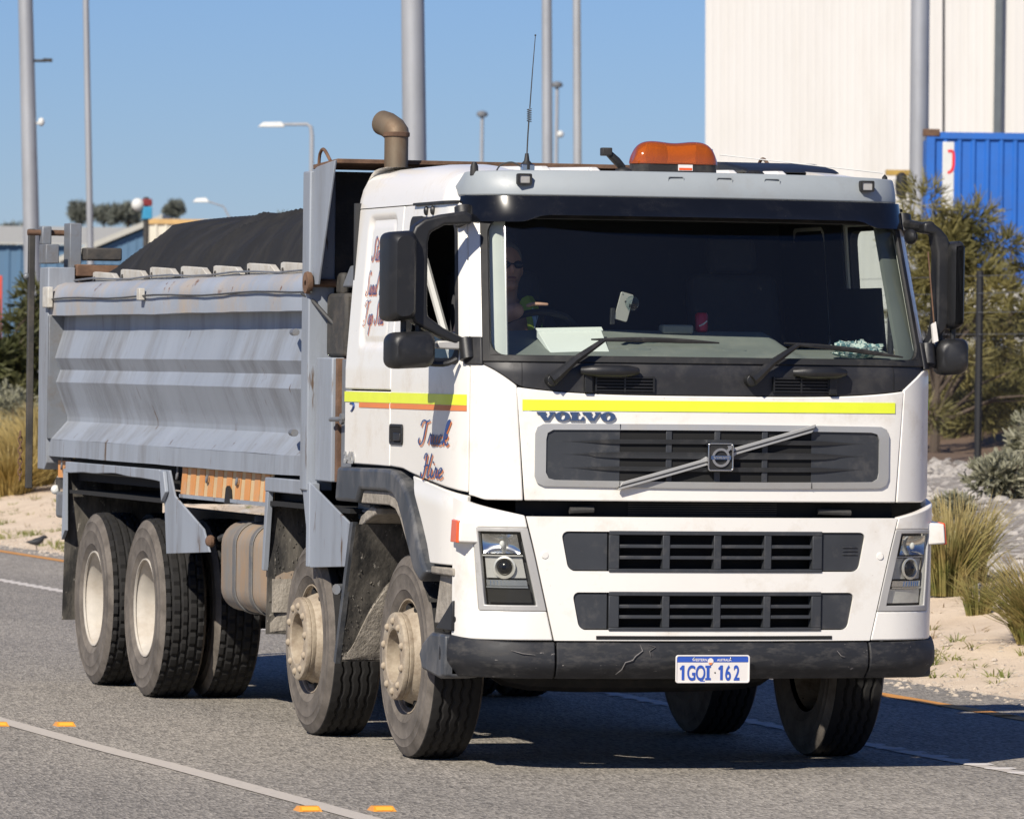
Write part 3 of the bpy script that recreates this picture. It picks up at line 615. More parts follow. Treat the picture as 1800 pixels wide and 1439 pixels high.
# distant trees
far = leafmat('far_tree_foliage', (.13, .145, .125), (.20, .21, .17), .5)  # lightened and greyed: distance haze mixed into the leaf colour
def fartree(u, v, base, H, W2, lb, seed, nm='distant_tree'):
    rnd = random.Random(seed); cl = [(rnd.uniform(-1, 1) * W2, rnd.uniform(-1, 1) * W2, H * rnd.uniform(.35, .95), W2 * .5, H * .14) for i in range(14)]
    z0 = gz(u, v); t = empty(nm, (u, v, z0), lb, 'tree', 'distant trees on the skyline'); off = base - z0
    tm = M(); tm.tube([(0, 0, 0), (0, 0, off + H * .9)], [.25, .05], 7); tm.build('trunk', bark, t)
    cm = M()
    for (x, y, z, rx, rz) in cl: tufts(cm, rnd, (x, y, z + off), (rx, rx, rz), 34, .4, .05, 4)
    cm.build('crown', far, t, smooth=0, fix=False)
fartree(81.0, 382.3, 11.0, 1.5, .45, 'spindly far tree left of the slender mast', 1); fartree(82.6, 382, 11.0, 1.4, .75, 'far tree right of the slender mast', 2)
fartree(79.7, 362, 10.4, 1.5, .75, 'rounded far tree left of the signal post', 3); fartree(93.9, 410, 12.2, 1.2, .55, 'small grey far tree above the cream container', 4)
fartree(76.0, 384, 9.6, 1.4, 1.5, 'low dark tree clump at the left edge', 5)
sheo = leafmat('yellow_green_foliage', (.12, .12, .03), (.24, .20, .06), 1.5)
cl = [(rnd.uniform(-.55, .55), rnd.uniform(-.4, .4), rnd.uniform(1.6, 3.2), .25, .2) for i in range(14)] + [(.55, 0, 3.3, .2, .15), (-.75, 0, 2.95, .2, .15)]
tree('sheoak_tree', 27.5, 116.6, 3.4, .06, cl, sheo, 'yellow-green tree top peeping above the black tarpaulin', 'tree', 'trees beyond the fence', 48, .25, .02, 60, 5)
# bird
t = empty('bird', (4.1, 35.0, gz(4.1, 35.0)), 'small dark bird standing on the grassy verge at the far left', 'bird'); g = M()
bc = [(-.14, 0, .12), (-.07, 0, .115), (0, 0, .12), (.06, 0, .145), (.1, 0, .185), (.125, 0, .19), (.165, 0, .18)]
g.tube(bc, [.008, .03, .055, .045, .03, .028, .004], 10); g.tube([(0, .015, .08), (.01, .015, .0)], .004, 5); g.tube([(0, -.015, .08), (.01, -.015, .0)], .004, 5)
g.build('body', mat('black_plumage', (.02, .021, .024), .6), t); t.scale = (.75, .75, .75)
# ------------------------------------------------------------------ the truck: cab
truck = empty('tipper_truck', (0, 0, 0), 'white cab tipper truck with blue-grey ribbed body and black tarpaulin over its load', 'truck')
PLAN = catmull([(0, .03), (.3, .037), (.6, .058), (.85, .086), (.95, .10), (1.05, .14), (1.13, .205), (1.185, .29), (1.215, .39), (1.232, .53), (1.235, .68), (1.235, 1.2), (1.235, 1.8), (1.235, 2.43)], 8)
ARC = [0]
for p, q in zip(PLAN, PLAN[1:]): ARC.append(ARC[-1] + math.dist(p, q))
SMAX = ARC[-1]
def plan(a):
    a = max(0, min(SMAX - 1e-6, a)); lo = 0; hi = len(ARC) - 1
    while hi - lo > 1:
        mid = (lo + hi) // 2
        if ARC[mid] <= a: lo = mid
        else: hi = mid
    t = (a - ARC[lo]) / (ARC[hi] - ARC[lo]); p, q = PLAN[lo], PLAN[hi]; L = math.dist(p, q)
    p0 = PLAN[max(0, lo - 1)]; q1 = PLAN[min(len(PLAN) - 1, hi + 1)]
    ta = Vector((q[0] - p0[0], q[1] - p0[1])).normalized(); tb = Vector((q1[0] - p[0], q1[1] - p[1])).normalized(); tt = ta.lerp(tb, t).normalized()
    if lo == 0 and t < .5: tt = Vector((1, 0)).lerp(tt, t * 2).normalized()
    return lerp(p[0], q[0], t), lerp(p[1], q[1], t), tt.y, -tt.x
def tum(z): return max(0, z - 1.95) / .8 * .05
def P(s, z, d=0):
    sg = -1 if s < 0 else 1; u0, v0, nu, nv = plan(abs(s))
    return Vector((sg * (u0 * (1 - tum(z)) - nu * d), v0 + max(0, z - 1.95) * .36 * (1 - sm(.25, 1.0, v0)) - nv * d, z))
def sU(u):
    for (a, b), (c, d), s0, s1 in zip(PLAN, PLAN[1:], ARC, ARC[1:]):
        if c >= u: return s0 + (s1 - s0) * (u - a) / max(1e-9, c - a)
    return SMAX
def sV(v):
    for (a, b), (c, d), s0, s1 in zip(PLAN, PLAN[1:], ARC, ARC[1:]):
        if d >= v and a > .9: return s0 + (s1 - s0) * (v - b) / max(1e-9, d - b)
    return SMAX
def Fv(u, z=1.5): return P(sU(abs(u)), z).y
def masked(g, fn, A, B, skip, t):                    # closed plate over a parameter grid with openings
    W = len(B); n0 = len(A) * W; vs = [fn(a, b, 0) for a in A for b in B] + [fn(a, b, t) for a in A for b in B]; fs = []; cnt = {}
    for i in range(len(A) - 1):
        for j in range(W - 1):
            if skip((A[i] + A[i + 1]) / 2, (B[j] + B[j + 1]) / 2): continue
            q = (i * W + j, (i + 1) * W + j, (i + 1) * W + j + 1, i * W + j + 1); fs.append(q); fs.append(tuple(n0 + x for x in reversed(q)))
            for x, y in zip(q, q[1:] + q[:1]): cnt[(min(x, y), max(x, y))] = cnt.get((min(x, y), max(x, y)), []) + [(x, y)]
    for e, us_ in cnt.items():
        if len(us_) == 1: x, y = us_[0]; fs.append((y, x, n0 + x, n0 + y))
    used = sorted({i for f in fs for i in f}); mp = {o: k for k, o in enumerate(used)}
    g.add([vs[i] for i in used], [tuple(mp[i] for i in f) for f in fs]); return g
def cuts(lo, hi, step, extra=()):
    n = max(1, round((hi - lo) / step)); s = {round(lo + (hi - lo) * i / n, 5) for i in range(n + 1)}
    for e in extra:
        s = {x for x in s if abs(x - e) > step * .35 or x in (round(lo, 5), round(hi, 5))}; s.add(round(e, 5))
    return sorted(s)
# hood panel
def hood(a, b, d):
    z0, z1 = 1.322, 1.322; half = lambda z: .951 + .042 * (z - 1.32) / .55
    zt = 1.834 + .034 * abs(a * 2 - 1) ** 4; z = lerp(1.322, zt, b)
    return P((a * 2 - 1) * sU(half(z)), z, d)
M().panel(hood, 40, 12, .03).build('hood_panel', 'white', truck, bevel=.006)
SD = sV(.285)                                           # front door seam
def topc(s):
    t = (s - sU(.985)) / (SD - sU(.985)); t = max(0, min(1, t)); return 1.868 + .122 * (1 - (1 - t) ** 1.7)
for sg in (-1, 1):
    def corner(a, b, d, sg=sg):
        zt0 = 1.345 + 0 * a; s0 = sU(.958 + .035 * b); s = lerp(s0, SD - .004, a); return P(sg * s, lerp(1.322 + .02 * sm(.6, 1, a), topc(s), b), d)
    M().panel(corner, 18, 14, .03).build('corner_panel', 'white', truck, bevel=.006)
# cowl: dark panel below the windscreen and up to the mirror feet
WB = 1.995; SW = sU(1.115)
def cowl(a, b, d):
    s = (a * 2 - 1) * (SD - .004); m = abs(s); zl = (1.834 + .034 * min(1, m / sU(.985)) ** 4 if m < sU(.985) else topc(m)) + .004
    zh = WB + .045 * sm(SW - .02, SW + .05, m); return P(s, lerp(zl, max(zh, zl + .01), b), d + .006)
cw = M().panel(cowl, 60, 6, .03).build('cowl_panel', 'cowl', truck, bevel=.003)
for sg in (-1, 1):
    def pillar(a, b, d, sg=sg): return P(sg * lerp(SW + .032, SD - .004, a), lerp(WB + .045, 2.73, b), d)
    M().panel(pillar, 6, 16, .04).build('windscreen_pillar', 'white', truck, bevel=.004)
    def foot(a, b, d, sg=sg): return P(sg * lerp(SW + .028, SD + .03, a), lerp(1.975, 2.11, b), d - .012)
    M().panel(foot, 5, 4, .02).build('mirror_foot', 'cowl', truck, bevel=.006)
def seal(a, b, d): return P((a * 2 - 1) * (SW + .03), lerp(WB - .004, 2.72, b), d - .004)
A = cuts(0, 1, .02, (.5 - .5 * (SW - .012) / (SW + .03), .5 + .5 * (SW - .012) / (SW + .03))); B = cuts(0, 1, .05, (.045, .955))
masked(M(), seal, A, B, lambda a, b: abs(a - .5) * 2 * (SW + .03) < SW - .012 and .045 < b < .955, .025).build('windscreen_seal', 'black', truck, bevel=.004)
def fillet(g, cs, cz, ss, sz, r, d0, t, f):            # concave corner piece; f maps (s, z, d)
    pts = [(cs, cz)] + [(cs + ss * (r - r * math.cos(q * math.pi / 12)), cz + sz * (r - r * math.sin(q * math.pi / 12))) for q in range(7)]
    n = len(pts); g.add([f(a, b, d0) for a, b in pts] + [f(a, b, d0 + t) for a, b in pts], [tuple(range(n)), tuple(range(2 * n - 1, n - 1, -1))] + [(i, (i + 1) % n, n + (i + 1) % n, n + i) for i in range(n)])
for sx in (-1, 1):
    for z_, sz in ((WB - .004 + .045 * (2.724 - WB), 1), (WB - .004 + .955 * (2.724 - WB), -1)):
        g = M(); fillet(g, sx * (SW - .012), z_, -sx, sz, .075, -.003, .02, lambda s, z, d: P(s, z, d)); g.build('seal_corner', 'black', truck, smooth=0)
M().panel(lambda a, b, d: P(sV(lerp(.80, 1.45, a)), lerp(1.97, 2.385, b), .075 + d), 6, 3, .01).build('door_inner_panel', 'inside', truck)
M().grid(lambda a, b: P((a * 2 - 1) * (SW - .01), lerp(WB + .025, 2.69, b), .008), 30, 10).build('windscreen', 'glass', truck, smooth=180)
def header(a, b, d): return P((a * 2 - 1) * (SD - .004), lerp(2.725, 2.79, b), d)
M().panel(header, 40, 2, .03).build('windscreen_header', 'white', truck)
# doors
def zb_door(v): return pl([(.2, 1.348), (1.14, 1.432), (1.3, 1.452), (1.55, 1.458)], v)
VW0, VW1, ZW0, ZW1 = .385, 1.39, 1.985, 2.70
for sg in (-1, 1):
    s0, s1 = SD + .004, sV(1.537); a0 = (sV(VW0) - s0) / (s1 - s0); a1 = (sV(VW1) - s0) / (s1 - s0)
    def door(a, b, d, sg=sg):
        s = lerp(s0, s1, a); v = plan(s)[1]; z = lerp(zb_door(v), 2.768, b) if b < .0 else b
        z = b if b > 1.5 else lerp(zb_door(v), 1.5, (b - 1.3) / .2)
        return P(sg * s, z, d)
    A = cuts(0, 1, .05, (a0, a1)); B = cuts(1.3, 2.768, .08, (ZW0, ZW1))
    dr = masked(M(), door, A, B, lambda a, b: a0 < a < a1 and ZW0 < b < ZW1, .05).build('door', 'white', truck, bevel=.008, seg=3)
    # window surround with rounded corners
    o_ = rrect(VW0 - .012, VW1 + .012, ZW0 - .012, ZW1 + .012, .05); i_ = rrect(VW0 + .022, VW1 - .022, ZW0 + .02, ZW1 - .022, .07)
    g = M(); n = len(o_); vv = []
    for dd in (-.003, .04):
        for L_ in (o_, i_): vv += [P(sg * sV(p[0]), p[1], dd) for p in L_]
    for i in range(n):
        j = (i + 1) % n; g.f += [(i, j, n + j, n + i), (n + i, n + j, 3 * n + j, 3 * n + i), (2 * n + i, 3 * n + i, 3 * n + j, 2 * n + j), (i, 2 * n + i, 2 * n + j, j)]
    g.v = [tuple(p) for p in vv]; g.build('window_seal', 'black', dr)
    zt = ZW1 if sg > 0 else 2.13
    M().grid(lambda a, b: P(sg * sV(lerp(VW0 + .005, VW1 - .005, a)), lerp(ZW0 + .005, zt, b), .03), 8, 6).build('window_glass', 'glass', dr, smooth=180)
    # door handle: dark recessed pocket with a pull
    hv0, hv1, hz0, hz1 = 1.285, 1.53, 1.568, 1.672; U = sg * 1.2355
    g = M(); g.loop_plate(rrect(hv0, hv1, hz0, hz1, .02), rrect(hv0 + .02, hv1 - .02, hz0 + .012, hz1 - .012, .015), 'x', U, U + sg * .008); hd = g.build('door_handle', 'plastic', dr, bevel=.002)
    M().box(U - .004, U + sg * .003, hv0 + .02, hv1 - .02, hz0 + .012, hz1 - .012).build('pocket', 'void', hd); M().box(min(U, U + sg * .014), max(U, U + sg * .014), hv0 + .025, hv0 + .15, hz0 + .02, hz0 + .06).build('pull', 'plastic', hd, bevel=.004)
    # reflective tape and orange line on the door
    def tape(z0, z1, v0, v1, off): return lambda a, b, d: P(sg * sV(lerp(v0, v1, a)), lerp(z0, z1, b), d - off)
    M().panel(tape(1.777, 1.829, .30, 1.533, .004), 24, 1, .003).build('reflective_tape', 'yellow', dr); M().panel(tape(1.749, 1.7755, .30, 1.533, .003), 24, 1, .002).build('orange_line', 'orange', dr)
    # rear quarter: locker below, embossed panel above
    def locker(a, b, d, sg=sg): return P(sg * sV(lerp(1.546, 2.43, a)), lerp(1.458, 1.833, b), d)
    lk = M().panel(locker, 4, 4, .04).build('locker_door', 'white', truck, bevel=.006)
    M().panel(tape(1.776, 1.8285, 1.549, 2.427, .004), 4, 1, .003).build('reflective_tape', 'yellow', lk); M().panel(tape(1.749, 1.7745, 1.56, 2.14, .003), 4, 1, .002).build('orange_line', 'orange', lk)
    def quarter(a, b, d, sg=sg):
        v = lerp(1.546, 2.43, a); z = lerp(1.842, 2.768, b)
        q = max(abs(v - 1.93) - .21, 0) / .06, max(abs(z - 2.39) - .28, 0) / .06; k = 1 - sm(.55, 1.0, math.hypot(*q)); q2 = max(abs(v - 1.93) - .17, 0) / .06, max(abs(z - 2.39) - .24, 0) / .06; k2 = 1 - sm(.75, 1.0, math.hypot(*q2))
        return P(sg * sV(v), z, d + .016 * k - .006 * k2)
    M().panel(quarter, 44, 60, .05).build('rear_quarter_panel', 'white', truck, bevel=.006)
    # wedge panel under the door in front of the wheel arch
    def wedge(a, b, d, sg=sg):
        zt = lerp(1.418, 1.338, a); z = lerp(.997, zt, b); f = 1 - (z - .997) / .43; v_l = pl([(0, 1.13), (.25, 1.04), (.55, .90), (.8, .80), (1, .745)], f); v_r = .345 if z < 1.2 else lerp(.345, .20, (z - 1.2) / .2)
        v = lerp(v_l, max(.30, v_r), a); return P(sg * sV(v), z, d - .012 * (1 - sm(.80, .97, b)) + .006)
    M().panel(wedge, 12, 14, .03).build('step_panel', 'white', truck, bevel=.006)
    M().box(min(sg * 1.17, sg * 1.232), max(sg * 1.17, sg * 1.232), .36, .76, .945, .985).build('upper_step', 'mud', truck, bevel=.01)
    M().hexa([(sg * 1.18, .36, .70), (sg * 1.20, .80, .70), (sg * 1.12, .80, .70), (sg * 1.10, .36, .70), (sg * 1.18, .36, .945), (sg * 1.20, .70, .945), (sg * 1.12, .70, .945), (sg * 1.10, .36, .945)]).build('step_well', 'mud', truck, bevel=.008)
    g = M(); g.prism([(.36, .66), (.70, .66), (.86, .60), (.92, .545), (.86, .47), (.55, .44), (.36, .455)], 'x', sg * 1.09, sg * 1.245); g.build('lower_step', 'fender', truck, bevel=.015)
    M().prism([(.36, .68), (.66, .68), (.36, .83)], 'x', sg * 1.13, sg * 1.235).build('step_gusset', 'plastic', truck, bevel=.006)
# roof shell
ol = [P(s, 2.77) for s in [SMAX * i / 60 for i in range(61)]]
half_ = [(p.x, p.y) for p in ol] + [(1.16, 2.47), (1.12, 2.49), (.6, 2.50)]
outl = half_ + [(-x, y) for x, y in reversed(half_) if x > 1e-6] 
def inset(o, d, dr_):
    n = len(o); out = []
    for i in range(n):
        a = Vector(o[i - 1]); b = Vector(o[(i + 1) % n]); t = (b - a).normalized(); nn = Vector((-t.y, t.x)); p = Vector(o[i]) + nn * d; out.append((p.x, p.y))
    return out
rings = [(2.772, 0), (2.82, .008), (2.87, .022), (2.915, .048), (2.948, .085), (2.968, .135), (2.978, .21), (2.983, .34)]
vs2 = []; n = len(outl)
for z, d in rings:
    for (x, y) in inset(outl, d, 0): vs2.append((x, y + .20 * (1 - sm(.35, 1.1, y)), z - .055 * (1 - sm(.35, 1.5, y)) * (z - 2.77) / .2))
g = M(); g.add(vs2, [(k * n + i, k * n + (i + 1) % n, (k + 1) * n + (i + 1) % n, (k + 1) * n + i) for k in range(len(rings) - 1) for i in range(n)] + [tuple((len(rings) - 1) * n + i for i in range(n))])
roof = g.build('roof', 'white', truck, smooth=50)
for x in (-.62, -.36, .36, .62): M().hexa([(x - .03, .9, 2.94), (x + .03, .9, 2.94), (x + .03, 2.2, 2.975), (x - .03, 2.2, 2.975), (x - .02, .95, 2.965), (x + .02, .95, 2.965), (x + .02, 2.15, 2.995), (x - .02, 2.15, 2.995)]).build('roof_rib', 'white', roof, bevel=.008)
for sg in (-1, 1):
    M().panel(lambda a, b, d: P(sg * sV(lerp(.36, 1.33, a)), lerp(2.764, 2.778, b), d - .016), 12, 1, .03).build('rain_gutter', 'black', truck)
    for v in (.98, 1.10): M().ball(P(sg * sV(v), 2.735, -.008), (.014, .016, .024), 8, 6).build('roof_fitting', 'plastic', truck)
# rear wall, liner, floor
M().box(-1.20, 1.20, 2.40, 2.425, 1.3, 2.80).build('cab_rear_wall', 'inside', truck)
def liner(a, b, d): return P((a * 2 - 1) * (SMAX - .02), lerp(1.335, 1.972, b), .055 + d)
M().panel(liner, 70, 2, .01).build('cab_liner', 'inside', truck)
def hliner(a, b): q = P((a * 2 - 1) * (SMAX - .02), 2.765, .05); return q
pts = [hliner(i / 60, 0) for i in range(61)]
M().add([tuple(p) for p in pts], [tuple(range(61))]).build('headliner', 'inside', truck, smooth=0)
M().box(-1.0, 1.0, .25, 2.4, 1.2, 1.25).build('cab_floor', 'inside', truck)
for sg in (-1, 1):
    M().panel(lambda a, b, d: P(sg * lerp(SW - (.075 if sg < 0 else .045), SD + .10, a), lerp(2.0, 2.75, b), .04 + d + .16 * max(0, .5 - a) ** 1.6), 12, 8, .02).build('inner_pillar_trim', 'trim' if sg < 0 else 'darktrim', truck)  # driver side is pale: glare at the windscreen edge put into its colour
    M().panel(lambda a, b, d: P(sg * sV(lerp(1.42, 2.40, a)), lerp(1.97, 2.76, b), .055 + d), 4, 4, .01).build('inner_quarter_trim', 'inside', truck)
# ------------------------------------------------------------------ sun visor
def vcurve(pts):
    c = catmull(pts, 8); ac = [0]
    for p, q in zip(c, c[1:]): ac.append(ac[-1] + math.dist(p, q))
    def f(t):
        s = abs(t) * ac[-1]; k = 0
        while k < len(ac) - 2 and ac[k + 1] < s: k += 1
        q = (s - ac[k]) / (ac[k + 1] - ac[k]); return (-1 if t < 0 else 1) * lerp(c[k][0], c[k + 1][0], q), lerp(c[k][1], c[k + 1][1], q)
    return f
vg = vcurve([(0, .30), (.5, .325), (.88, .40), (1.02, .47), (1.09, .545), (1.125, .64)])
vd = vcurve([(0, .21), (.5, .24), (.88, .33), (1.03, .42), (1.11, .52), (1.155, .66)])
def vgrey(a, b, d):
    u, v = vg(a * 2 - 1); e = abs(a * 2 - 1); return Vector((u, v + .05 * b * b + d, lerp(2.802, 2.93 - .012 * e ** 3 - .07 * sm(.93, 1, e), b)))
vb = M().panel(vgrey, 60, 6, .10).build('sun_visor', 'visorgrey', truck, bevel=.012, seg=3)
def vdark(a, b, d):
    t = a * 2 - 1; u, v = vd(t); e = abs(t); low = 2.705 - .034 * sm(.60, .70, e) + .02 * sm(.93, 1, e)
    ug, v2 = vg(t); k = (1 - b); return Vector((lerp(u, ug, b * .6), lerp(v - .03, v2 - .012, b ** .8) + d, lerp(low, 2.80, b)))
M().panel(vdark, 64, 6, .012).build('smoked_shade', 'visor', vb, bevel=.003)
for u, v in ((-.885, .392), (.885, .392)):
    g = M(); g.loop_plate(rrect(u - .036, u + .036, 2.853, 2.908, .008, 3), rrect(u - .026, u + .026, 2.862, 2.90, .006, 3), 'y', v - .012, v + .02); lp = g.build('marker_lamp', 'black', vb)
    M().box(u - .028, u + .028, v - .006, v + .015, 2.86, 2.902).build('lamp_lens', 'dullsilver', lp, bevel=.003)
for u in (-.13, .12, .37):
    v = vg(u / 1.26)[1]
    M().loop_plate(rrect(u - .042, u + .042, 2.852, 2.908, .01, 3), rrect(u - .038, u + .038, 2.856, 2.904, .008, 3), 'y', v + .021, v + .04).build('blanking_plate_rim', 'visorgrey', vb)
# roof furniture
bc = M()
for i in range(1): pass
def bdome(a, b):
    x = lerp(-.228, .228, a); q = abs(x) / .228; wz = (1 - q ** 7) ** .5; hz = .118 - .012 * math.exp(-(x / .08) ** 2) - .008 * q ** 2
    th = math.pi * b; return Vector((.0 + x * (1 - .06 * abs(math.sin(th)) * q), .78 - .085 * math.cos(th) * max(.15, wz), 2.965 + .016 + hz * max(.02, wz) * math.sin(th) ** .7))
bs = M(); bs.prism(rrect(-.22, .22, .70, .86, .07), 'z', 2.93, 2.988); be = bs.build('amber_beacon', 'black', truck, bevel=.006)
M().grid(bdome, 40, 20).build('beacon_dome', 'amber', be, smooth=180)
for x in (-.09, .16): M().lathe([(.05, .0), (.055, .03), (.045, .075), (.0, .09)], (x, .78, 2.985), 'z', 14).build('reflector_drum', 'reflector', be)
M().box(-.0, .075, .694, .699, 2.948, 2.978).build('beacon_label', 'plate', be); M().box(.004, .071, .692, .695, 2.951, 2.962).build('label_band', 'lampred', be)
g = M(); g.lathe([(.0, 0), (.045, 0), (.04, .02), (.02, .03)], (-.315, .60, 2.925), 'z', 14); g.tube([(-.315, .6, 2.95), (-.35, .6, 2.985), (-.40, .6, 3.03)], [.018, .022, .018], 8); g.box(-.43, -.38, .575, .625, 3.01, 3.05); g.build('folding_aerial_mount', 'black', truck, bevel=.004)
g = M(); g.lathe([(0, 0), (.045, 0), (.05, .014), (.03, .028), (0, .03)], (.36, .58, 2.925), 'z', 14); g.build('aerial_base', 'black', truck)
g = M(); g.tube(catmull([(-.842, .50, 2.99), (-.838, .5, 3.10), (-.834, .5, 3.165)], 3), .0035, 6); hx = [(-.832 + .011 * math.cos(i * .9), .5 + .011 * math.sin(i * .9), 3.165 + i * .0013) for i in range(50)]; g.tube(hx, .002, 5); g.tube([(-.830, .5, 3.23), (-.818, .5, 3.42), (-.806, .5, 3.585)], [.003, .0024, .0018], 6); g.ball((-.806, .5, 3.588), .005, 8, 6)
ae = g.build('whip_aerial', 'darksteel', truck); M().lathe([(.032, 2.93), (.032, 2.955), (.014, 2.975), (.009, 3.01), (0, 3.01)], (-.842, .5, 0), 'z', 12).build('aerial_foot', 'black', ae); M().box(-.875, -.81, .47, .50, 2.90, 2.955).build('bracket', 'chrome', ae, bevel=.003)
g = M(); g.tube(catmull([(-.875, .49, 2.945), (-.92, .5, 2.965), (-.97, .52, 2.95), (-.99, .53, 2.915)], 5), .004, 6); g.build('aerial_cable', 'cable', truck)
M().lathe([(.022, 2.90), (.02, 2.945), (.01, 2.965), (0, 2.967)], (-1.08, .60, 0), 'z', 12).build('roof_stub', 'black', truck)
g = M(); g.prism([(1.15, 2.965), (1.25, 2.99), (1.55, 3.025), (1.95, 3.04), (2.05, 3.0), (2.05, 2.96)], 'x', .52, 1.02); g.build('roof_hatch', 'plastic', truck, bevel=.02)
M().tube([(.25, .80, 3.035), (1.05, .62, 2.955)], .003, 5).build('stay_wire', 'trim', truck); M().lathe([(.016, 2.90), (.014, 2.935), (0, 2.95)], (1.06, .62, 0), 'z', 10).build('wire_anchor', 'black', truck)
# exhaust stack behind the cab
ex = M(); ex.tube([(-.93, 2.60, 1.2), (-.93, 2.60, 3.17)], .0625, 24); e = ex.build('exhaust_stack', 'exh', truck)
g = M(); rr_ = .063
path = [(-.93, 2.60, 3.165), (-.93, 2.60, 3.175), (-.938, 2.62, 3.195), (-.958, 2.67, 3.22), (-.975, 2.72, 3.232)]
g.tube(path, [.067, .067, .067, .066, .065], 24); o = g.build('exhaust_elbow', 'exh', e)
M().lathe([(.0645, 3.155), (.070, 3.158), (.070, 3.178), (.0645, 3.18)], (-.93, 2.60, 0), 'z', 24).build('clamp_ring', 'rust', e)
# ------------------------------------------------------------------ front: lower panel, lamps, bumper
OB = .03
def halfw(z): return lerp(.803, .944, (z - .645) / .602)
def lowp(a, z, d): return P((1 if a >= 0 else -1) * sU(halfw(z) * abs(a)), z, d - OB)
HA = .838
A = cuts(-1, 1, .06, (-HA, HA)); B = cuts(.648, 1.246, .05, (.700, .882, .984, 1.176))
lpm = masked(M(), lowp, A, B, lambda a, z: abs(a) < HA and (.700 < z < .882 or .984 < z < 1.176), .04)
for sx in (-1, 1):
    for z_, sz in ((.700, 1), (.882, -1), (.984, 1), (1.176, -1)):
        fillet(lpm, sx * HA, z_, -sx, sz, .034, 0, .03, lambda a, z, d, z0=z_, sx=sx: lowp(sx * (HA - (HA - abs(a)) / .88), z, d))
lpm.build('lower_front_panel', 'white', truck, bevel=.008, seg=3)
M().panel(lambda a, b, d: P((a * 2 - 1) * sU(.60), lerp(.655, .672, b), d - OB - .003), 20, 1, .004).build('lower_slot', 'void', truck)
for u in (-.857, .857):
    y = P(sU(.857), 1.06, -OB).y; M().lathe([(0, -.006), (.016, -.005), (.0195, 0), (.0195, .01)], (u, y, 1.06), 'y', 20).build('bolt_cover', 'white', truck)
def insert(zl, zh, rows, cen, nm, vent):
    gr = M().panel(lambda a, b, d: P((a * 2 - 1) * sU(.80), lerp(zl, zh, b), d + .07), 24, 2, .01).build(nm, 'void', truck)
    for sg in (-1, 1):
        def endp(a, b, d):
            z = lerp(zl + .004, zh - .004, b); e = (a * 2 - 1); cr_ = .0
            w1 = halfw(z) * (HA - .002)
            return P(sg * sU(lerp(cen + .005, w1, a)), z, d - OB + .010)
        M().panel(endp, 10, 14, .03).build('end_plate', 'grillegrey', gr, bevel=.004)
    t = .020
    def bar(u0, u1, z0, z1, dep, off, nm2):
        M().panel(lambda a, b, d: P((1 if lerp(u0, u1, a) >= 0 else -1) * sU(abs(lerp(u0, u1, a))), lerp(z0, z1, b), d - OB + off), max(1, int((u1 - u0) / .06)), 1, dep).build(nm2, 'grillegrey', gr, bevel=.003)
    bar(-cen, cen, zh - .016, zh + .004, .05, -.006, 'rail'); bar(-cen, cen, zl - .004, zl + .012, .05, -.006, 'rail')
    for i in range(5):
        u = lerp(-cen + .025, cen - .025, i / 4); wv = .025 if i in (0, 4) else .018; bar(u - wv, u + wv, zl + .012, zh - .016, .045, -.004, 'upright')
    hz = (zh - zl - .028) / rows
    for i in range(1, rows): z = zl + .012 + i * hz; bar(-cen + .05, cen - .05, z - .0085, z + .0085, .05, .001, 'slat')
    if vent:
        for i in range(3): z = lerp(zl, zh, .44 + .09 * i); bar(.655, .735, z - .003, z + .003, .005, .004, 'louvre')
insert(.984, 1.176, 3, .542, 'upper_intake', True); insert(.700, .882, 3, .540, 'lower_intake', False)
# dark gap with radiator behind
M().panel(lambda a, b, d: P((a * 2 - 1) * sU(1.0), lerp(1.225, 1.335, b), d + .09), 20, 1, .01).build('radiator_gap', 'void', truck)
g = M()
for i in range(7): z = 1.252 + i * .011; g.box(-.42, .34, .115, .12, z, z + .004)
g.build('radiator_fins', 'darksteel', truck)
M().tube([(.55, .11, 1.275), (.72, .11, 1.27)], .016, 8).build('hood_strut', 'darksteel', truck); M().tube([(-.60, .11, 1.28), (-.72, .11, 1.275)], .018, 8).build('hood_latch', 'darksteel', truck)
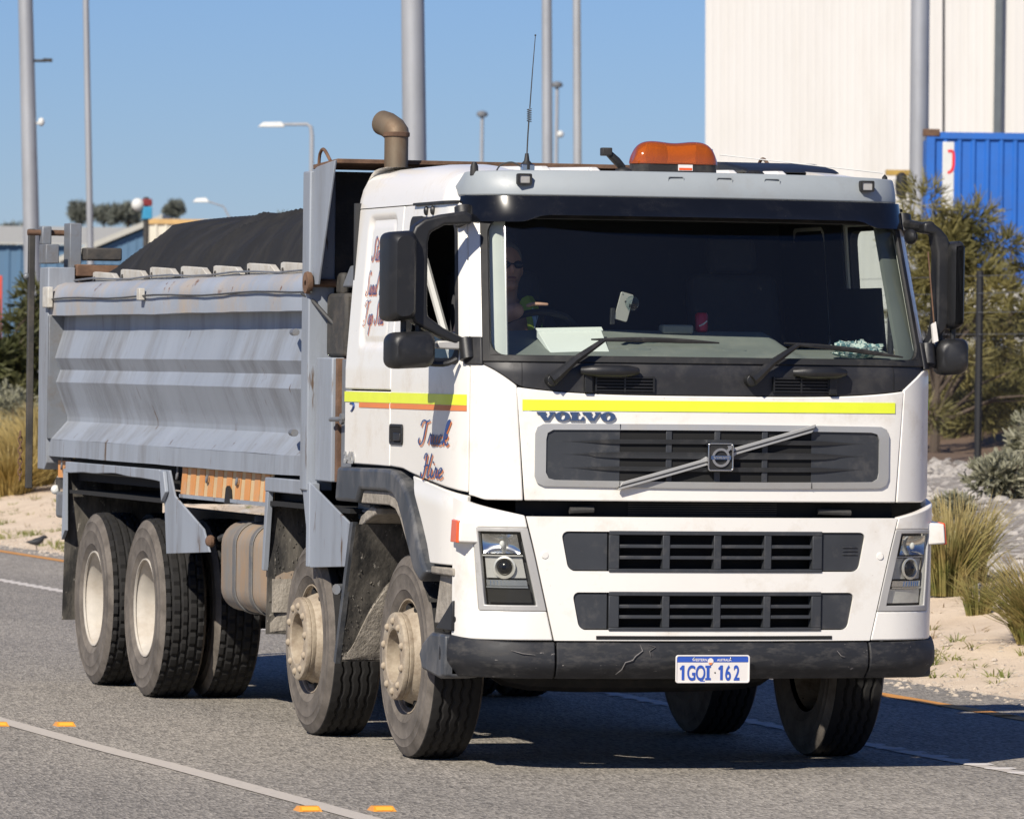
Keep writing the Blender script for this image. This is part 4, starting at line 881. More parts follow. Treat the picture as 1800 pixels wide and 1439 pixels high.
# headlamp corners
for sg in (-1, 1):
    SE = sV(.40)
    def inner(z): return sU(halfw(z)) + .006
    def ctop(s): return pl([(0, 1.247), (sU(.95), 1.25), (sU(1.10), 1.285), (sU(1.2), 1.325), (SE, 1.338)], s)
    def cpanel(a, b, d):
        z = lerp(.648, 1.247, b); s = lerp(inner(z), SE, a)
        if b > .93: z += (ctop(s) - 1.247) * (b - .93) / .07
        return P(sg * s, z, d - OB + .02 * sm(.6, 1, a))
    aO = .60; bL, bH = .235, .905
    A = cuts(0, 1, .08, (aO,)); B = cuts(0, 1, .07, (bL, bH, .93))
    cp = masked(M(), cpanel, A, B, lambda a, b: a < aO and bL < b < bH, .04).build('headlamp_corner', 'white', truck, bevel=.007, seg=3)
    def hl(a, b, d): return cpanel(lerp(.0, aO, a), lerp(bL, bH, b), d)
    hd = M().panel(lambda a, b, d: hl(a, b, d + .085), 6, 8, .01).build('headlamp', 'void', truck)
    A = cuts(0.0, 1, .1, (.14, .90)); B = cuts(0, 1, .1, (.07, .95))
    masked(M(), lambda a, b, d: hl(a * .985, b, d - .002), A, B, lambda a, b: .14 < a < .90 and .07 < b < .95, .03).build('bezel', 'dullsilver', hd, bevel=.004)
    def zone(a0, a1, b0, b1, dep, nm, m, t=.01): return M().panel(lambda a, b, d: hl(lerp(a0, a1, a), lerp(b0, b1, b), d + dep), 6, 6, t).build(nm, m, hd)
    zone(.12, .91, .06, .95, .052, 'lamp_body', 'inside'); M().panel(lambda a, b, d: hl(lerp(.21, .84, a), lerp(.69, .92, b), .012 + .034 * math.sin(math.pi * a) ** .7 * math.sin(math.pi * b) ** .7 + d), 12, 10, .004).build('turn_reflector', 'chrome', hd)
    M().ball(hl(.5, .80, .022), (.013, .013, .018), 10, 8).build('bulb', 'trim', hd); zone(.20, .86, .395, .645, .034, 'projector_plate', 'dullsilver')
    zone(.18, .88, .655, .672, .02, 'divider', 'dullsilver'); zone(.20, .86, .30, .37, .026, 'side_light_strip', 'chrome'); zone(.18, .86, .10, .27, .028, 'fog_lamp', 'reflector' if sg > 0 else 'void'); zone(.2, .86, .275, .295, .02, 'divider', 'chrome')
    for q in range(7): zone(.44 + q * .058, .455 + q * .058, .305, .365, .022, 'prism_rib', 'chrome')
    c = hl(.52, .52, .028); c2 = hl(.52, .52, 0); nd = (c2 - c).normalized()
    g = M(); pr = [(.054, 0), (.055, .008), (.046, .010), (.038, .0), (.036, -.012)]
    def orient(prof, c, nd, nm, m, par):
        g = M(); n = 24; ax = nd; e1 = ax.cross(Vector((0, 0, 1))).normalized(); e2 = ax.cross(e1)
        for k in range(n):
            an = 2 * math.pi * k / n
            for (r_, h) in prof: g.v.append(tuple(c + (e1 * math.cos(an) + e2 * math.sin(an)) * r_ + ax * h))
        m_ = len(prof)
        for k in range(n):
            for j in range(m_ - 1): g.f.append((k * m_ + j, ((k + 1) % n) * m_ + j, ((k + 1) % n) * m_ + j + 1, k * m_ + j + 1))
        return g.build(nm, m, par)
    orient(pr, c, nd, 'projector_ring', 'reflector', hd); orient([(.037, 0), (.034, .008), (.024, .017), (.010, .022), (0.0005, .023)], c, nd, 'projector_lens', 'visor', hd)
    M().grid(lambda a, b: hl(lerp(.12, .92, a), lerp(.06, .96, b), .006), 8, 10).build('headlamp_glass', 'lens', hd, smooth=180)
    # side marker
    g = M(); U = sg * 1.15; g.hexa([(U, .36, 1.108), (U, .19, 1.112), (sg * 1.25, .19, 1.118), (sg * 1.25, .36, 1.112), (U, .36, 1.232), (U, .20, 1.222), (sg * 1.245, .20, 1.215), (sg * 1.245, .36, 1.228)]); mk_ = g.build('side_marker', 'white', truck, bevel=.008)
    M().hexa([(sg * 1.247, .20, 1.113), (sg * 1.262, .205, 1.116), (sg * 1.262, .31, 1.116), (sg * 1.247, .32, 1.112), (sg * 1.242, .21, 1.222), (sg * 1.256, .215, 1.218), (sg * 1.256, .31, 1.222), (sg * 1.242, .32, 1.228)]).build('marker_lens', 'lampred', mk_, bevel=.003)
    y = cpanel(.93, .15, -.001); M().lathe([(0, -.002), (.014, -.002), (.015, .003)], tuple(y), 'x', 12).build('bolt_hole', 'void', truck)
# bumper: centre and two corners
def bump(s0, s1, nm, zdrop=0.):
    def f(a, b, d):
        s = lerp(s0, s1, a); e = sm(sU(.9), sV(.6), abs(s)); z = lerp(.462 + .005 * e, .640 + .028 * e, b); bulge = .018 * math.sin(math.pi * min(1, b * 1.05)) ** .6 - .035 * (1 - sm(0, .4, b))
        wob = .006 * noise.noise((s * 4, b * 2, 1)); return P(s, z, d - OB - bulge - wob)
    return M().panel(f, 26, 8, .05).build(nm, 'bumper', truck, bevel=.006)
bump(-sU(.792), sU(.792), 'bumper'); bump(sU(.80), sV(.46), 'bumper_corner'); bump(-sU(.80), -sV(.46), 'bumper_corner')
M().prism([(.36, .66), (.46, .665), (.48, .60), (.47, .50), (.42, .455), (.36, .46)], 'x', -1.27, -1.10).build('torn_bumper_end', 'fender', truck, bevel=.012)
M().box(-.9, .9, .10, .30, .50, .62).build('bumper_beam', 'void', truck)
def bsurf(u, z): b = (z - .462) / .178; return P((1 if u >= 0 else -1) * sU(abs(u)), z, -OB - .019 * math.sin(math.pi * min(1, max(.01, b) * 1.05)) ** .6 + .035 * (1 - sm(0, .4, b)) - .0065)
scr = mat('bare_scratch', (.16, .15, .145), .8, var=.4, vs=40)
for pts in ([(-.385, .632), (-.375, .60), (-.41, .575), (-.425, .555), (-.46, .545), (-.475, .51), (-.50, .485)], [(-.345, .63), (-.31, .618), (-.34, .60), (-.335, .575)], [(-1.0, .60), (-.95, .585), (-.90, .58)], [(.62, .60), (.64, .575), (.66, .57)]):
    M().tube([bsurf(*p) for p in pts], [.001] + [.0026] * (len(pts) - 2) + [.001], 5).build('scratch', scr, truck)
# number plate
PV = Fv(0) - OB - .055
def platepos(x, y, off): return (x + .0 , PV - off + .03 * y / .13, .452 + y)
pm = M(); pm.prism(rrect(-.188, .188, .448, .582, .012), 'y', PV - .002, PV + .002); pl_ = pm.build('number_plate', 'plate', truck); pl_.location.x = -.036; pl_['label'] = 'white plate reading 1GQI 162 with a blue WESTERN AUSTRALIA band'
M().loop_plate(rrect(-.189, .189, .447, .583, .013), rrect(-.182, .182, .454, .576, .010), 'y', PV - .005, PV + .001).build('plate_rim', 'plate', pl_, bevel=.0015)
M().prism([(-.181, .548), (.181, .548), (.181, .575), (-.181, .575)], 'y', PV - .0035, PV - .0022).build('blue_band', 'plateblue', pl_)
def ptext(body, x, z, size, sx, m, off, bold=0.0, par=None, nm='plate_characters'):
    vs, fs = textmesh(body, size, bold, sx); g = M(); g.add([(p[0] + x, PV - off, p[1] + z) for p in vs], fs); g.build(nm, m, par or pl_, smooth=0, fix=False)
for ch, x in (('1', -.166), ('G', -.132), ('Q', -.088), ('I', -.036), ('1', .030), ('6', .062), ('2', .106)):
    if ch == 'I':
        g = M(); g.prism([(x - .002, .462), (x + .026, .462), (x + .026, .472), (x + .019, .472), (x + .019, .522), (x + .026, .522), (x + .026, .532), (x - .002, .532), (x - .002, .522), (x + .005, .522), (x + .005, .472), (x - .002, .472)], 'y', PV - .0045, PV - .003); g.build('plate_characters', 'plateblue', pl_)
    elif ch == '1':
        g = M(); g.prism([(x + .008, .462), (x + .021, .462), (x + .021, .533), (x + .010, .533), (x - .003, .518), (x + .001, .510), (x + .008, .516)], 'y', PV - .0045, PV - .003); g.build('plate_characters', 'plateblue', pl_)
    else: ptext(ch, x, .462, .1005, .62, 'plateblue', .0045, .0022)
M().ball((.012, PV - .003, .497), (.004, .002, .004), 8, 6).build('plate_dot', 'darksteel', pl_)
ptext('WESTERN', -.105, .5535, .017, 1.0, 'plate', .0042, .0004); ptext('AUSTRALIA', .022, .5535, .016, .88, 'plate', .0042, .0004)
M().lathe([(0, 0), (.015, 0)], (-.012, PV - .0050, .553), 'y', 20).build('state_emblem', 'plate', pl_); M().prism([(-.022, .546), (-.002, .546), (-.006, .537), (-.012, .534), (-.018, .537)], 'y', PV - .0065, PV - .0055).build('emblem_orange', 'orange', pl_)
for x in (-.094, .092): M().ball((x, PV - .004, .567), (.0055, .003, .0055), 8, 6).build('plate_screw', 'chrome', pl_)
# ------------------------------------------------------------------ main grille
GO = rrect(-.905, .905, 1.393, 1.693, .045, 6); GI = rrect(-.852, .852, 1.424, 1.664, .035, 6)
def refine(poly, k=4):
    out = []
    for i, p in enumerate(poly):
        q = poly[(i + 1) % len(poly)]; L = math.dist(p, q); n = max(1, int(L / .08))
        for j in range(n): out.append((lerp(p[0], q[0], j / n), lerp(p[1], q[1], j / n)))
    return out
def warp_z(x, z): return z + .006 * (1 - (x / .9) ** 2) * (-1 if z < 1.54 else .8)
n_ = 120
def resample(poly, n):
    poly = poly + [poly[0]]; L = [0]
    for p, q in zip(poly, poly[1:]): L.append(L[-1] + math.dist(p, q))
    out = []; k = 0
    for i in range(n):
        s = L[-1] * i / n
        while L[k + 1] < s: k += 1
        t = (s - L[k]) / max(1e-9, L[k + 1] - L[k]); out.append((lerp(poly[k][0], poly[k + 1][0], t), lerp(poly[k][1], poly[k + 1][1], t)))
    return out
ro, ri = resample(GO, n_), resample(GI, n_)
g = M(); vv = []
def fp(x, z, d): p = P((1 if x >= 0 else -1) * sU(abs(x)), warp_z(x, z), d); return (p.x, p.y, p.z)
for pol, d in ((ro, .002), (ro, -.012), (ri, -.016), (ri, .03)): vv += [fp(x, z, d) for x, z in pol]
for k in range(3):
    for i in range(n_): j = (i + 1) % n_; g.f.append((k * n_ + i, k * n_ + j, (k + 1) * n_ + j, (k + 1) * n_ + i))
g.v = vv; gr = g.build('grille', 'silver', truck, smooth=50); gr['label'] = 'silver-rimmed dark grille with a diagonal bar and badge'
M().panel(lambda a, b, d: Vector(fp(lerp(-.86, .86, a), lerp(1.42, 1.672, b), d - .002)), 40, 2, .003).build('grille_backing', 'void', gr)
for sg in (-1, 1):
    M().panel(lambda a, b, d: Vector(fp(sg * lerp(.49, .853, a), lerp(1.423, 1.669, b), d - .0055)), 14, 8, .003).build('end_plate', 'grillegrey', gr)
    for za, zb_ in ((1.394, 1.423), (1.666, 1.692)): M().panel(lambda a, b, d: Vector(fp(sg * lerp(.4885, .4915, a), lerp(za, zb_, b), d - .0162)), 1, 1, .003).build('rim_joint', 'black', gr)
for i in range(3):
    zc = 1.485 + i * .0615
    def slat(a, b, d):
        x = lerp(-.77, .77, a); k = 1 - sm(.48, .77, abs(x)); hh = .0095 * k + .0015
        return Vector(fp(x, zc + (b - .5) * 2 * hh, d - .006 - .020 * k * (.5 + .5 * b)))
    M().panel(slat, 48, 3, .014).build('slat', 'grillegrey', gr)
for x in (-.245, .0, .245): M().panel(lambda a, b, d: Vector(fp(x + lerp(-.015, .015, a), lerp(1.424, 1.668, b), d - .010)), 2, 6, .012).build('upright', 'grillegrey', gr, bevel=.003)
def diag(w0, w1, off, m, nm, par):
    def f(a, b, d):
        x = lerp(-.492, .492, a); z = lerp(1.400, 1.680, a); k = (w0 if b < .5 else w1); return Vector(fp(x + (b - .5) * .02, z + (w0 + (w1 - w0) * b), d - off))
    return M().panel(f, 30, 1, .02).build(nm, m, par, bevel=.002)
db = diag(-.020, .020, .036, 'silver', 'diagonal_bar', gr); diag(-.006, .006, .0385, 'black', 'bar_groove', db)
ey = Fv(0) - .05
M().prism(rrect(-.058, .062, 1.478, 1.604, .010), 'y', ey - .004, ey + .04).build('badge_plate', 'black', gr); bd = M().loop_plate(rrect(-.063, .067, 1.473, 1.609, .013), rrect(-.056, .060, 1.480, 1.602, .009), 'y', ey - .010, ey + .03).build('badge_rim', 'chrome', gr, bevel=.002)
g = M(); cx, cz_ = .002, 1.538
g.loop_plate([(cx + .046 * math.cos(i * .1963), cz_ + .046 * math.sin(i * .1963)) for i in range(32)], [(cx + .034 * math.cos(i * .1963), cz_ + .034 * math.sin(i * .1963)) for i in range(32)], 'y', ey - .012, ey - .002)
g.prism([(cx + .028, cz_ + .034), (cx + .036, cz_ + .027), (cx + .048, cz_ + .041), (cx + .052, cz_ + .034), (cx + .056, cz_ + .060), (cx + .030, cz_ + .056), (cx + .037, cz_ + .049)], 'y', ey - .013, ey - .004); g.build('badge_ring_and_arrow', 'chrome', bd)
M().prism([(cx - .05, cz_ - .009), (cx + .05, cz_ - .009), (cx + .05, cz_ + .009), (cx - .05, cz_ + .009)], 'y', ey - .015, ey - .006).build('badge_bar', 'navy', bd)
# serif word mark
def volvo(g, x0, z0, h, wscale, put, t):
    def ext(poly):
        n = len(poly); a = [put(x0 + p[0] * h * wscale, z0 + p[1] * h, 0) for p in poly]; b = [put(x0 + p[0] * h * wscale, z0 + p[1] * h, t) for p in poly]
        g.add(a + b, [tuple(range(n)), tuple(range(2 * n - 1, n - 1, -1))] + [(i, (i + 1) % n, n + (i + 1) % n, n + i) for i in range(n)])
    def ring(cx, rx, ry, ix, iy, k=28):
        o = len(g.v)
        for tt in (0, t):
            for (a_, b_) in ((rx, ry), (ix, iy)): g.v += [put(x0 + (cx + a_ * math.cos(6.2832 * i / k)) * h * wscale, z0 + (.5 + b_ * math.sin(6.2832 * i / k)) * h, tt) for i in range(k)]
        for i in range(k):
            j = (i + 1) % k; g.f += [tuple(o + q for q in f) for f in ((i, j, k + j, k + i), (2 * k + i, 3 * k + i, 3 * k + j, 2 * k + j), (i, 2 * k + i, 2 * k + j, j), (k + i, k + j, 3 * k + j, 3 * k + i))]
    Vp = [(0, 1), (.86, 1), (.86, .85), (.74, .83), (1.04, .30), (1.30, .83), (1.18, .85), (1.18, 1), (1.74, 1), (1.74, .85), (1.60, .83), (1.14, 0), (.66, 0), (.14, .83), (0, .85)]
    ext(Vp); ring(2.42, .70, .54, .23, .38); ext([(3.12 + x, y) for x, y in [(0, 1), (.85, 1), (.85, .85), (.68, .83), (.68, .17), (1.02, .17), (1.16, .48), (1.34, .48), (1.34, 0), (0, 0), (0, .15), (.17, .17), (.17, .83), (0, .85)]]); ext([(4.28 + x, y) for x, y in Vp]); ring(6.70, .70, .54, .23, .38)
g = M(); volvo(g, -.899, 1.709, .042, 1.24, lambda x, z, t: tuple(P(-sU(abs(x)), z, -.004 - t)), .008); g.build('maker_lettering', 'navy', truck, smooth=0)
g = M(); volvo(g, cx - .042, cz_ - .0055, .011, 1.03, lambda x, z, t: (x, ey - .0152 - t, z), .0015); g.build('badge_lettering', 'chrome', bd, smooth=0)
M().panel(lambda a, b, d: P(lerp(-sU(.966), sU(.94), a), lerp(1.757, 1.809, b) + .003 * a, d - .004), 40, 1, .003).build('front_reflective_tape', 'yellow', truck)
# ------------------------------------------------------------------ wipers, vents, grips
def S3(u, z, d): p = P((1 if u >= 0 else -1) * sU(abs(u)), z, d); return p
for (pu, pz), (eu, ez), (b0, b1) in (((-.832, 1.905), (-.575, 2.100), ((-.63, 2.103), (.015, 2.094))), ((.164, 1.915), (.415, 2.090), ((.355, 2.098), (.985, 2.036)))):
    wp = M(); wp.lathe([(0, -.05), (.028, -.045), (.03, .0), (.03, .05)], tuple(S3(pu, pz, .0)), 'y', 14); w_ = wp.build('wiper', 'plastic', truck, bevel=.003)
    p0, p1 = S3(pu, pz, -.045), S3(eu, ez, -.055); mid = p0.lerp(p1, .45) + Vector((-.008, -.012, .008))
    M().tube([p0, p0.lerp(p1, .12), mid, p1], [.030, .028, .020, .012], 8).build('wiper_arm', 'plastic', w_)
    M().tube([p1, S3(lerp(eu, lerp(b0[0], b1[0], .42), .9), lerp(b0[1], b1[1], .42), -.045)], .007, 6).build('wiper_link', 'plastic', w_)
    pts = [S3(lerp(b0[0], b1[0], k / 10), lerp(b0[1], b1[1], k / 10) + .006 * math.sin(math.pi * k / 10), -.022) for k in range(11)]
    M().tube(pts, [.004, .007, .010, .012, .013, .013, .013, .012, .010, .007, .004], 6).build('wiper_blade', 'black', w_)
for u0, u1, v0, v1, dz in ((-.684, -.410, -.611, -.325, 0), (.386, .657, .289, .575, .004)):
    gp = M().tube([S3(lerp(u0, u1, k / 6), 1.952 + dz, -.05 + .03 * abs(k / 3 - 1) ** 4) for k in range(7)], [.018, .027, .030, .030, .030, .027, .018], 12).build('front_grip', 'plastic', truck)
    M().panel(lambda a, b, d: S3(lerp(u0 + .04, u1 - .08, a), lerp(1.935, 1.955, b) + dz, d - .05), 6, 1, .06).build('grip_bracket', 'plastic', gp)
    x = (u0 + .035) if u0 < 0 else (u1 - .06); M().panel(lambda a, b, d: S3(x + lerp(-.02, .02, a), lerp(1.845, 1.94, b) + dz, d - .02), 2, 3, .03).build('grip_strut', 'plastic', gp, bevel=.004)
    vt = M().panel(lambda a, b, d: S3(lerp(v0, v1, a), lerp(1.852, 1.925, b) + dz, d - .001), 6, 1, .004).build('cowl_vent', 'void', truck)
    for i in range(5): z = 1.855 + i * .0155 + dz; M().panel(lambda a, b, d: S3(lerp(v0, v1, a), z + .006 * b, d - .010), 6, 1, .012).build('louvre', 'plastic', vt)
    for x in (v0, (v0 + v1) / 2, v1): M().panel(lambda a, b, d: S3(x + lerp(-.004, .004, a), lerp(1.852, 1.928, b) + dz, d - .011), 1, 1, .012).build('louvre_rib', 'plastic', vt)
for u in (-.97, .935): M().panel(lambda a, b, d: S3(u + .002 * (a - .5), lerp(1.875, 1.99, b), d + .0035), 1, 3, .001).build('cowl_joint', 'void', truck)
# ------------------------------------------------------------------ mirrors
def rshell(g, fn, x0, x1, y0, y1, z0, z1, r, k=5):
    pass
def loft(rings, cap=True):
    g = M(); n = len(rings[0])
    for r_ in rings: g.v += [tuple(p) for p in r_]
    for k in range(len(rings) - 1):
        for i in range(n): j = (i + 1) % n; g.f.append((k * n + i, k * n + j, (k + 1) * n + j, (k + 1) * n + i))
    if cap: g.f += [tuple(range(n)), tuple((len(rings) - 1) * n + i for i in range(n))]
    return g
def mbody(uc, w, z0, z1, v0, v1, yaw, nm, par, m='plastic'):
    rings = []
    for t, k in ((0, .80), (.10, .93), (.3, 1.0), (.75, 1.0), (.97, .98), (1, .95)):
        v = lerp(v0, v1, t); ins = (1 - k) * .12; pts = []
        for (x, z) in rrect(-w / 2 + ins, w / 2 - ins, z0 + ins, z1 - ins, .045 if w > .15 else .035, 5):
            dv = v - (v0 + v1) / 2; pts.append((uc + x * math.cos(yaw) - dv * math.sin(yaw), (v0 + v1) / 2 + x * math.sin(yaw) + dv * math.cos(yaw), z + .012 * (x / w)))
        rings.append(pts)
    return loft(rings).build(nm, m, par, smooth=40)
for sg, ui, uf, ux, l0, l1, lab in ((-1, 1.385, 1.462, 1.586, 1.357, 1.585, 'tall black wing mirror on the driver side'), (1, 1.236, 1.300, 1.368, 1.236, 1.395, 'tall black wing mirror on the passenger side')):
    mr_ = mbody(sg * (uf + ux) / 2, ux - uf + .012, 2.180, 2.615, .25, .46, sg * -.06, 'mirror', truck); mr_['label'] = lab
    fpoly = [(1.165, 2.705), (1.215, 2.715), (lerp(1.2, ui, .6), 2.700), (ui + .02, 2.675), (uf - .01, 2.640), (uf + .006, 2.60), (uf + .006, 2.21), (uf - .012, 2.172), (lerp(1.2, ui, .75), 2.115), (1.215, 2.055), (1.185, 2.055), (1.180, 2.095), (lerp(1.2, ui, .55), 2.150), (ui - .004, 2.205), (ui, 2.25), (ui, 2.56), (ui - .012, 2.61), (lerp(1.2, ui, .55), 2.648), (1.165, 2.655)]
    M().prism([(sg * a, b) for a, b in fpoly], 'y', .325, .425).build('mirror_arm', 'plastic', mr_, bevel=.014, seg=3)
    M().tube([(sg * 1.185, .39, 2.682), P(sg * (SD + .02), 2.695, -.01)], [.026, .032], 10).build('arm_root', 'plastic', mr_); M().tube([(sg * 1.2, .375, 2.075), P(sg * SD, 2.06, -.015)], [.022, .028], 10).build('arm_root', 'plastic', mr_)
    for x in (uf + .035, (ui + uf) / 2): M().tube([(sg * x, .36, 2.20), (sg * x, .36, 2.11)], .015, 8).build('mirror_stem', 'plastic', mr_)
    mbody(sg * (l0 + l1) / 2, l1 - l0, 1.953, 2.130, .25, .40, sg * -.1, 'wide_angle_mirror', mr_)
    M().tube([P(sg * (SD + .02), 2.655, -.0), P(sg * (SD + .02), 2.745, -.012)], [.048, .042], 14).build('arm_pivot', 'plastic', mr_); M().tube([P(sg * SD, 2.00, -.005), P(sg * SD, 2.10, -.02)], [.042, .038], 12).build('arm_pivot', 'plastic', mr_)
    M().hexa([(sg * 1.20, .32, 2.045), (sg * 1.33, .34, 2.05), (sg * 1.33, .40, 2.05), (sg * 1.20, .40, 2.045), (sg * 1.20, .32, 2.092), (sg * 1.33, .34, 2.088), (sg * 1.33, .40, 2.088), (sg * 1.20, .40, 2.092)]).build('lower_bracket', 'dullsilver' if sg < 0 else 'plastic', mr_, bevel=.008)
    M().tube(catmull([(sg * 1.23, .34, 2.0), (sg * 1.30, .35, 1.975), (sg * lerp(l0, l1, .4), .36, 1.985)], 4), .014, 8).build('mirror_strut', 'plastic', mr_)
g = M(); g.ball((1.13, .42, 2.635), (.03, .06, .038), 14, 10); g.build('kerb_mirror', 'plastic', truck)
M().tube([(1.178, .30, 2.56), (1.215, .30, 2.20)], .004, 5).build('flag_wand', 'rust', truck); M().hexa([(1.21, .29, 2.11), (1.235, .29, 2.12), (1.235, .31, 2.12), (1.21, .31, 2.11), (1.20, .29, 2.2), (1.22, .29, 2.215), (1.22, .31, 2.215), (1.20, .31, 2.2)]).build('wand_tip', 'white', truck)
# ------------------------------------------------------------------ painted script on the cab side
GL = {
 'T': (.62, [[(-.06, .74), (.02, .93), (.18, .98), (.38, .93), (.58, 1.0)], [(.33, .94), (.30, .6), (.25, .2), (.14, .0), (.0, -.03), (-.09, .10), (-.05, .24)]]),
 'r': (.36, [[(0, .02), (.07, .25), (.13, .46), (.12, .36), (.23, .38), (.20, .15), (.26, .0), (.36, .10)]]),
 'u': (.38, [[(.02, .40), (-.01, .14), (.06, .0), (.16, .09), (.23, .40)], [(.23, .40), (.20, .10), (.27, .0), (.38, .10)]]),
 'c': (.32, [[(.24, .33), (.16, .41), (.04, .30), (.0, .12), (.08, .0), (.20, .03), (.32, .14)]]),
 'k': (.36, [[(.0, .05), (.11, .5), (.22, .95), (.19, 1.02), (.12, .9), (.05, .3), (.02, .0)], [(.03, .20), (.15, .43), (.22, .36), (.17, .26), (.08, .22), (.18, .05), (.26, -.01), (.34, .10)]]),
 'H': (.60, [[(-.05, .76), (.02, .95), (.12, .98), (.15, .9), (.12, .5), (.06, .1), (-.04, -.03), (-.13, .04), (-.14, .20)], [(.50, 1.0), (.41, .6), (.34, .2), (.37, .0), (.47, .02), (.54, .12)], [(.03, .42), (.2, .5), (.42, .5)]]),
 'i': (.20, [[(.03, .40), (.0, .12), (.06, .0), (.18, .10)], [(.07, .60), (.085, .66), (.10, .61)]]),
 'e': (.30, [[(.0, .17), (.14, .25), (.21, .36), (.13, .42), (.02, .30), (.0, .12), (.08, .0), (.20, .03), (.30, .13)]]),
 'S': (.46, [[(.36, .85), (.29, 1.0), (.16, .92), (.14, .68), (.21, .42), (.18, .1), (.05, .0), (-.05, .09), (-.03, .22)]]),
 't': (.20, [[(.11, .85), (.05, .4), (.02, .1), (.08, .0), (.19, .1)], [(-.04, .55), (.20, .59)]]),
 'o': (.30, [[(.14, .40), (.03, .30), (.02, .1), (.10, .0), (.2, .1), (.2, .3), (.14, .40), (.29, .37)]]),
 'n': (.34, [[(.0, .0), (.05, .41)], [(.04, .22), (.12, .40), (.19, .36), (.17, .10), (.22, .0), (.33, .11)]]),
 'a': (.34, [[(.2, .38), (.1, .42), (.01, .25), (.03, .03), (.12, .05), (.2, .3)], [(.21, .4), (.18, .1), (.23, .0), (.33, .1)]]),
 'd': (.36, [[(.2, .38), (.1, .42), (.01, .25), (.03, .03), (.12, .05), (.2, .3)], [(.31, .98), (.22, .4), (.18, .1), (.23, .0), (.33, .1)]]),
 'p': (.32, [[(.07, .42), (-.04, -.42)], [(.04, .28), (.14, .42), (.22, .3), (.18, .05), (.05, .02)]]),
 'l': (.20, [[(.0, .05), (.12, .5), (.2, .95), (.14, 1.0), (.08, .7), (.03, .15), (.08, .0), (.18, .1)]]),
 '&': (.42, [[(.36, .08), (.12, .58), (.16, .8), (.25, .72), (.05, .25), (.08, .0), (.22, .02), (.36, .32)]]), ' ': (.26, [])}
def script(text, v0, z0, h, wx, nib, m, off, par, nm, dx=0, dz=0, slant=.22, kmin=.35):
    g = M(); x = 0
    for ch in text:
        adv, sts = GL[ch]
        for st in sts:
            pp = catmull(st, 5) if len(st) > 2 else st
            pts = [((x + p[0] + slant * p[1]) * h * wx + dx, p[1] * h + dz) for p in pp]; L = []; Rr = []
            for i, p in enumerate(pts):
                a = pts[max(0, i - 1)]; b = pts[min(len(pts) - 1, i + 1)]; t = Vector((b[0] - a[0], b[1] - a[1])).normalized(); nn = Vector((-t.y, t.x))
                wv = nib * h * .5; wz = wv * .32; q_ = Vector((nn.x * wv, nn.y * wz)); L.append((p[0] + q_.x, p[1] + q_.y)); Rr.append((p[0] - q_.x, p[1] - q_.y))
            o = len(g.v); n = len(pts)
            for k_, (x_, z_) in enumerate(L + Rr): g.v.append(tuple(P(-sV(max(.3, v0 - x_)), z0 + z_, -off)))
            g.f += [(o + i, o + i + 1, o + n + i + 1, o + n + i) for i in range(n - 1)]; off += .00004
        x += adv
    g.build(nm, m, par, smooth=0, fix=False)
for tx, v0, z0, h, wx in (('Truck', .965, 1.582, .118, 2.05), ('Hire', .905, 1.418, .118, 2.05)):
    script(tx, v0, z0, h, wx, .12, 'orange', .0042, truck, 'lettering_shade', .011, -.009); script(tx, v0, z0, h, wx, .19, 'blueink', .0062, truck, 'door_lettering', kmin=.5)
for tx, v0, z0, h, wx in (('Stone', 2.12, 2.50, .125, 1.2), ('Sand &', 2.19, 2.325, .125, 1.2), ('Top Soil', 2.19, 2.175, .125, 1.2)):
    script(tx, v0, z0, h, wx, .07, 'orange', .0008 - .008, truck, 'lettering_shade', .010, -.008); script(tx, v0, z0, h, wx, .08, 'blueink', .0018 - .008, truck, 'side_lettering', kmin=.5)
g = M(); pts = catmull([(2.33, 1.766), (2.27, 1.768), (2.24, 1.755), (2.27, 1.735), (2.31, 1.728)], 5); g.tube([P(-sV(a), b, -.001) for a, b in pts], [.003 + .006 * math.sin(3.14 * i / (len(pts) - 1)) for i in range(len(pts))], 6); g.build('lettering_remnant', 'blueink', truck)
vs, fs = textmesh('340', .078, .004, 1.75, .004); g = M(); g.add([(-1.2375 - p[2], 2.425 - p[0], 1.462 + p[1]) for p in vs], fs); g.build('power_badge', 'silver', truck, smooth=0)
# ------------------------------------------------------------------ cab interior
def dashf(a, b, d):
    u = lerp(-1.12, 1.12, a); s = sU(abs(u)) * (1 if u >= 0 else -1); f = P(s, 1.985, .05); hump = sm(.52, .40, u) if u > 0 else 1; rear = lerp(2.075, 2.155, sm(.62, .48, u)) - .02 * sm(-.5, -1.1, u); v = lerp(f.y, .86, b); z = lerp(1.985, rear, min(1, b * 1.35) ** 1.1) if b < .8 else lerp(rear, rear - .35, (b - .8) / .2)
    v = lerp(f.y, .86, min(1, b / .8)) + (.05 * (b - .8) / .2 if b > .8 else 0); return Vector((u, v, z - d))
da_ = M().panel(dashf, 60, 30, .02).build('dashboard', 'dash', truck, smooth=60)
for u in (-.28, .215):
    vt = M().loop_plate(rrect(u - .065, u + .065, .42, .47, .015), rrect(u - .058, u + .058, .427, .463, .01), 'z', 2.04, 2.062).build('demist_vent', 'dash', truck)
    for i in range(6): M().box(u - .05 + i * .019, u - .044 + i * .019, .427, .463, 2.042, 2.060).build('vent_fin', 'black', vt)
M().box(-.06, .10, .72, .80, 2.14, 2.185).build('dash_top_tray', 'dash', truck, bevel=.01)
def ring3(c, r, n_, tilt, rad):
    e1 = Vector((1, 0, 0)); e2 = Vector((0, math.cos(tilt), math.sin(tilt))); return [Vector(c) + e1 * r * math.cos(6.2832 * i / n_) + e2 * r * math.sin(6.2832 * i / n_) for i in range(n_)]
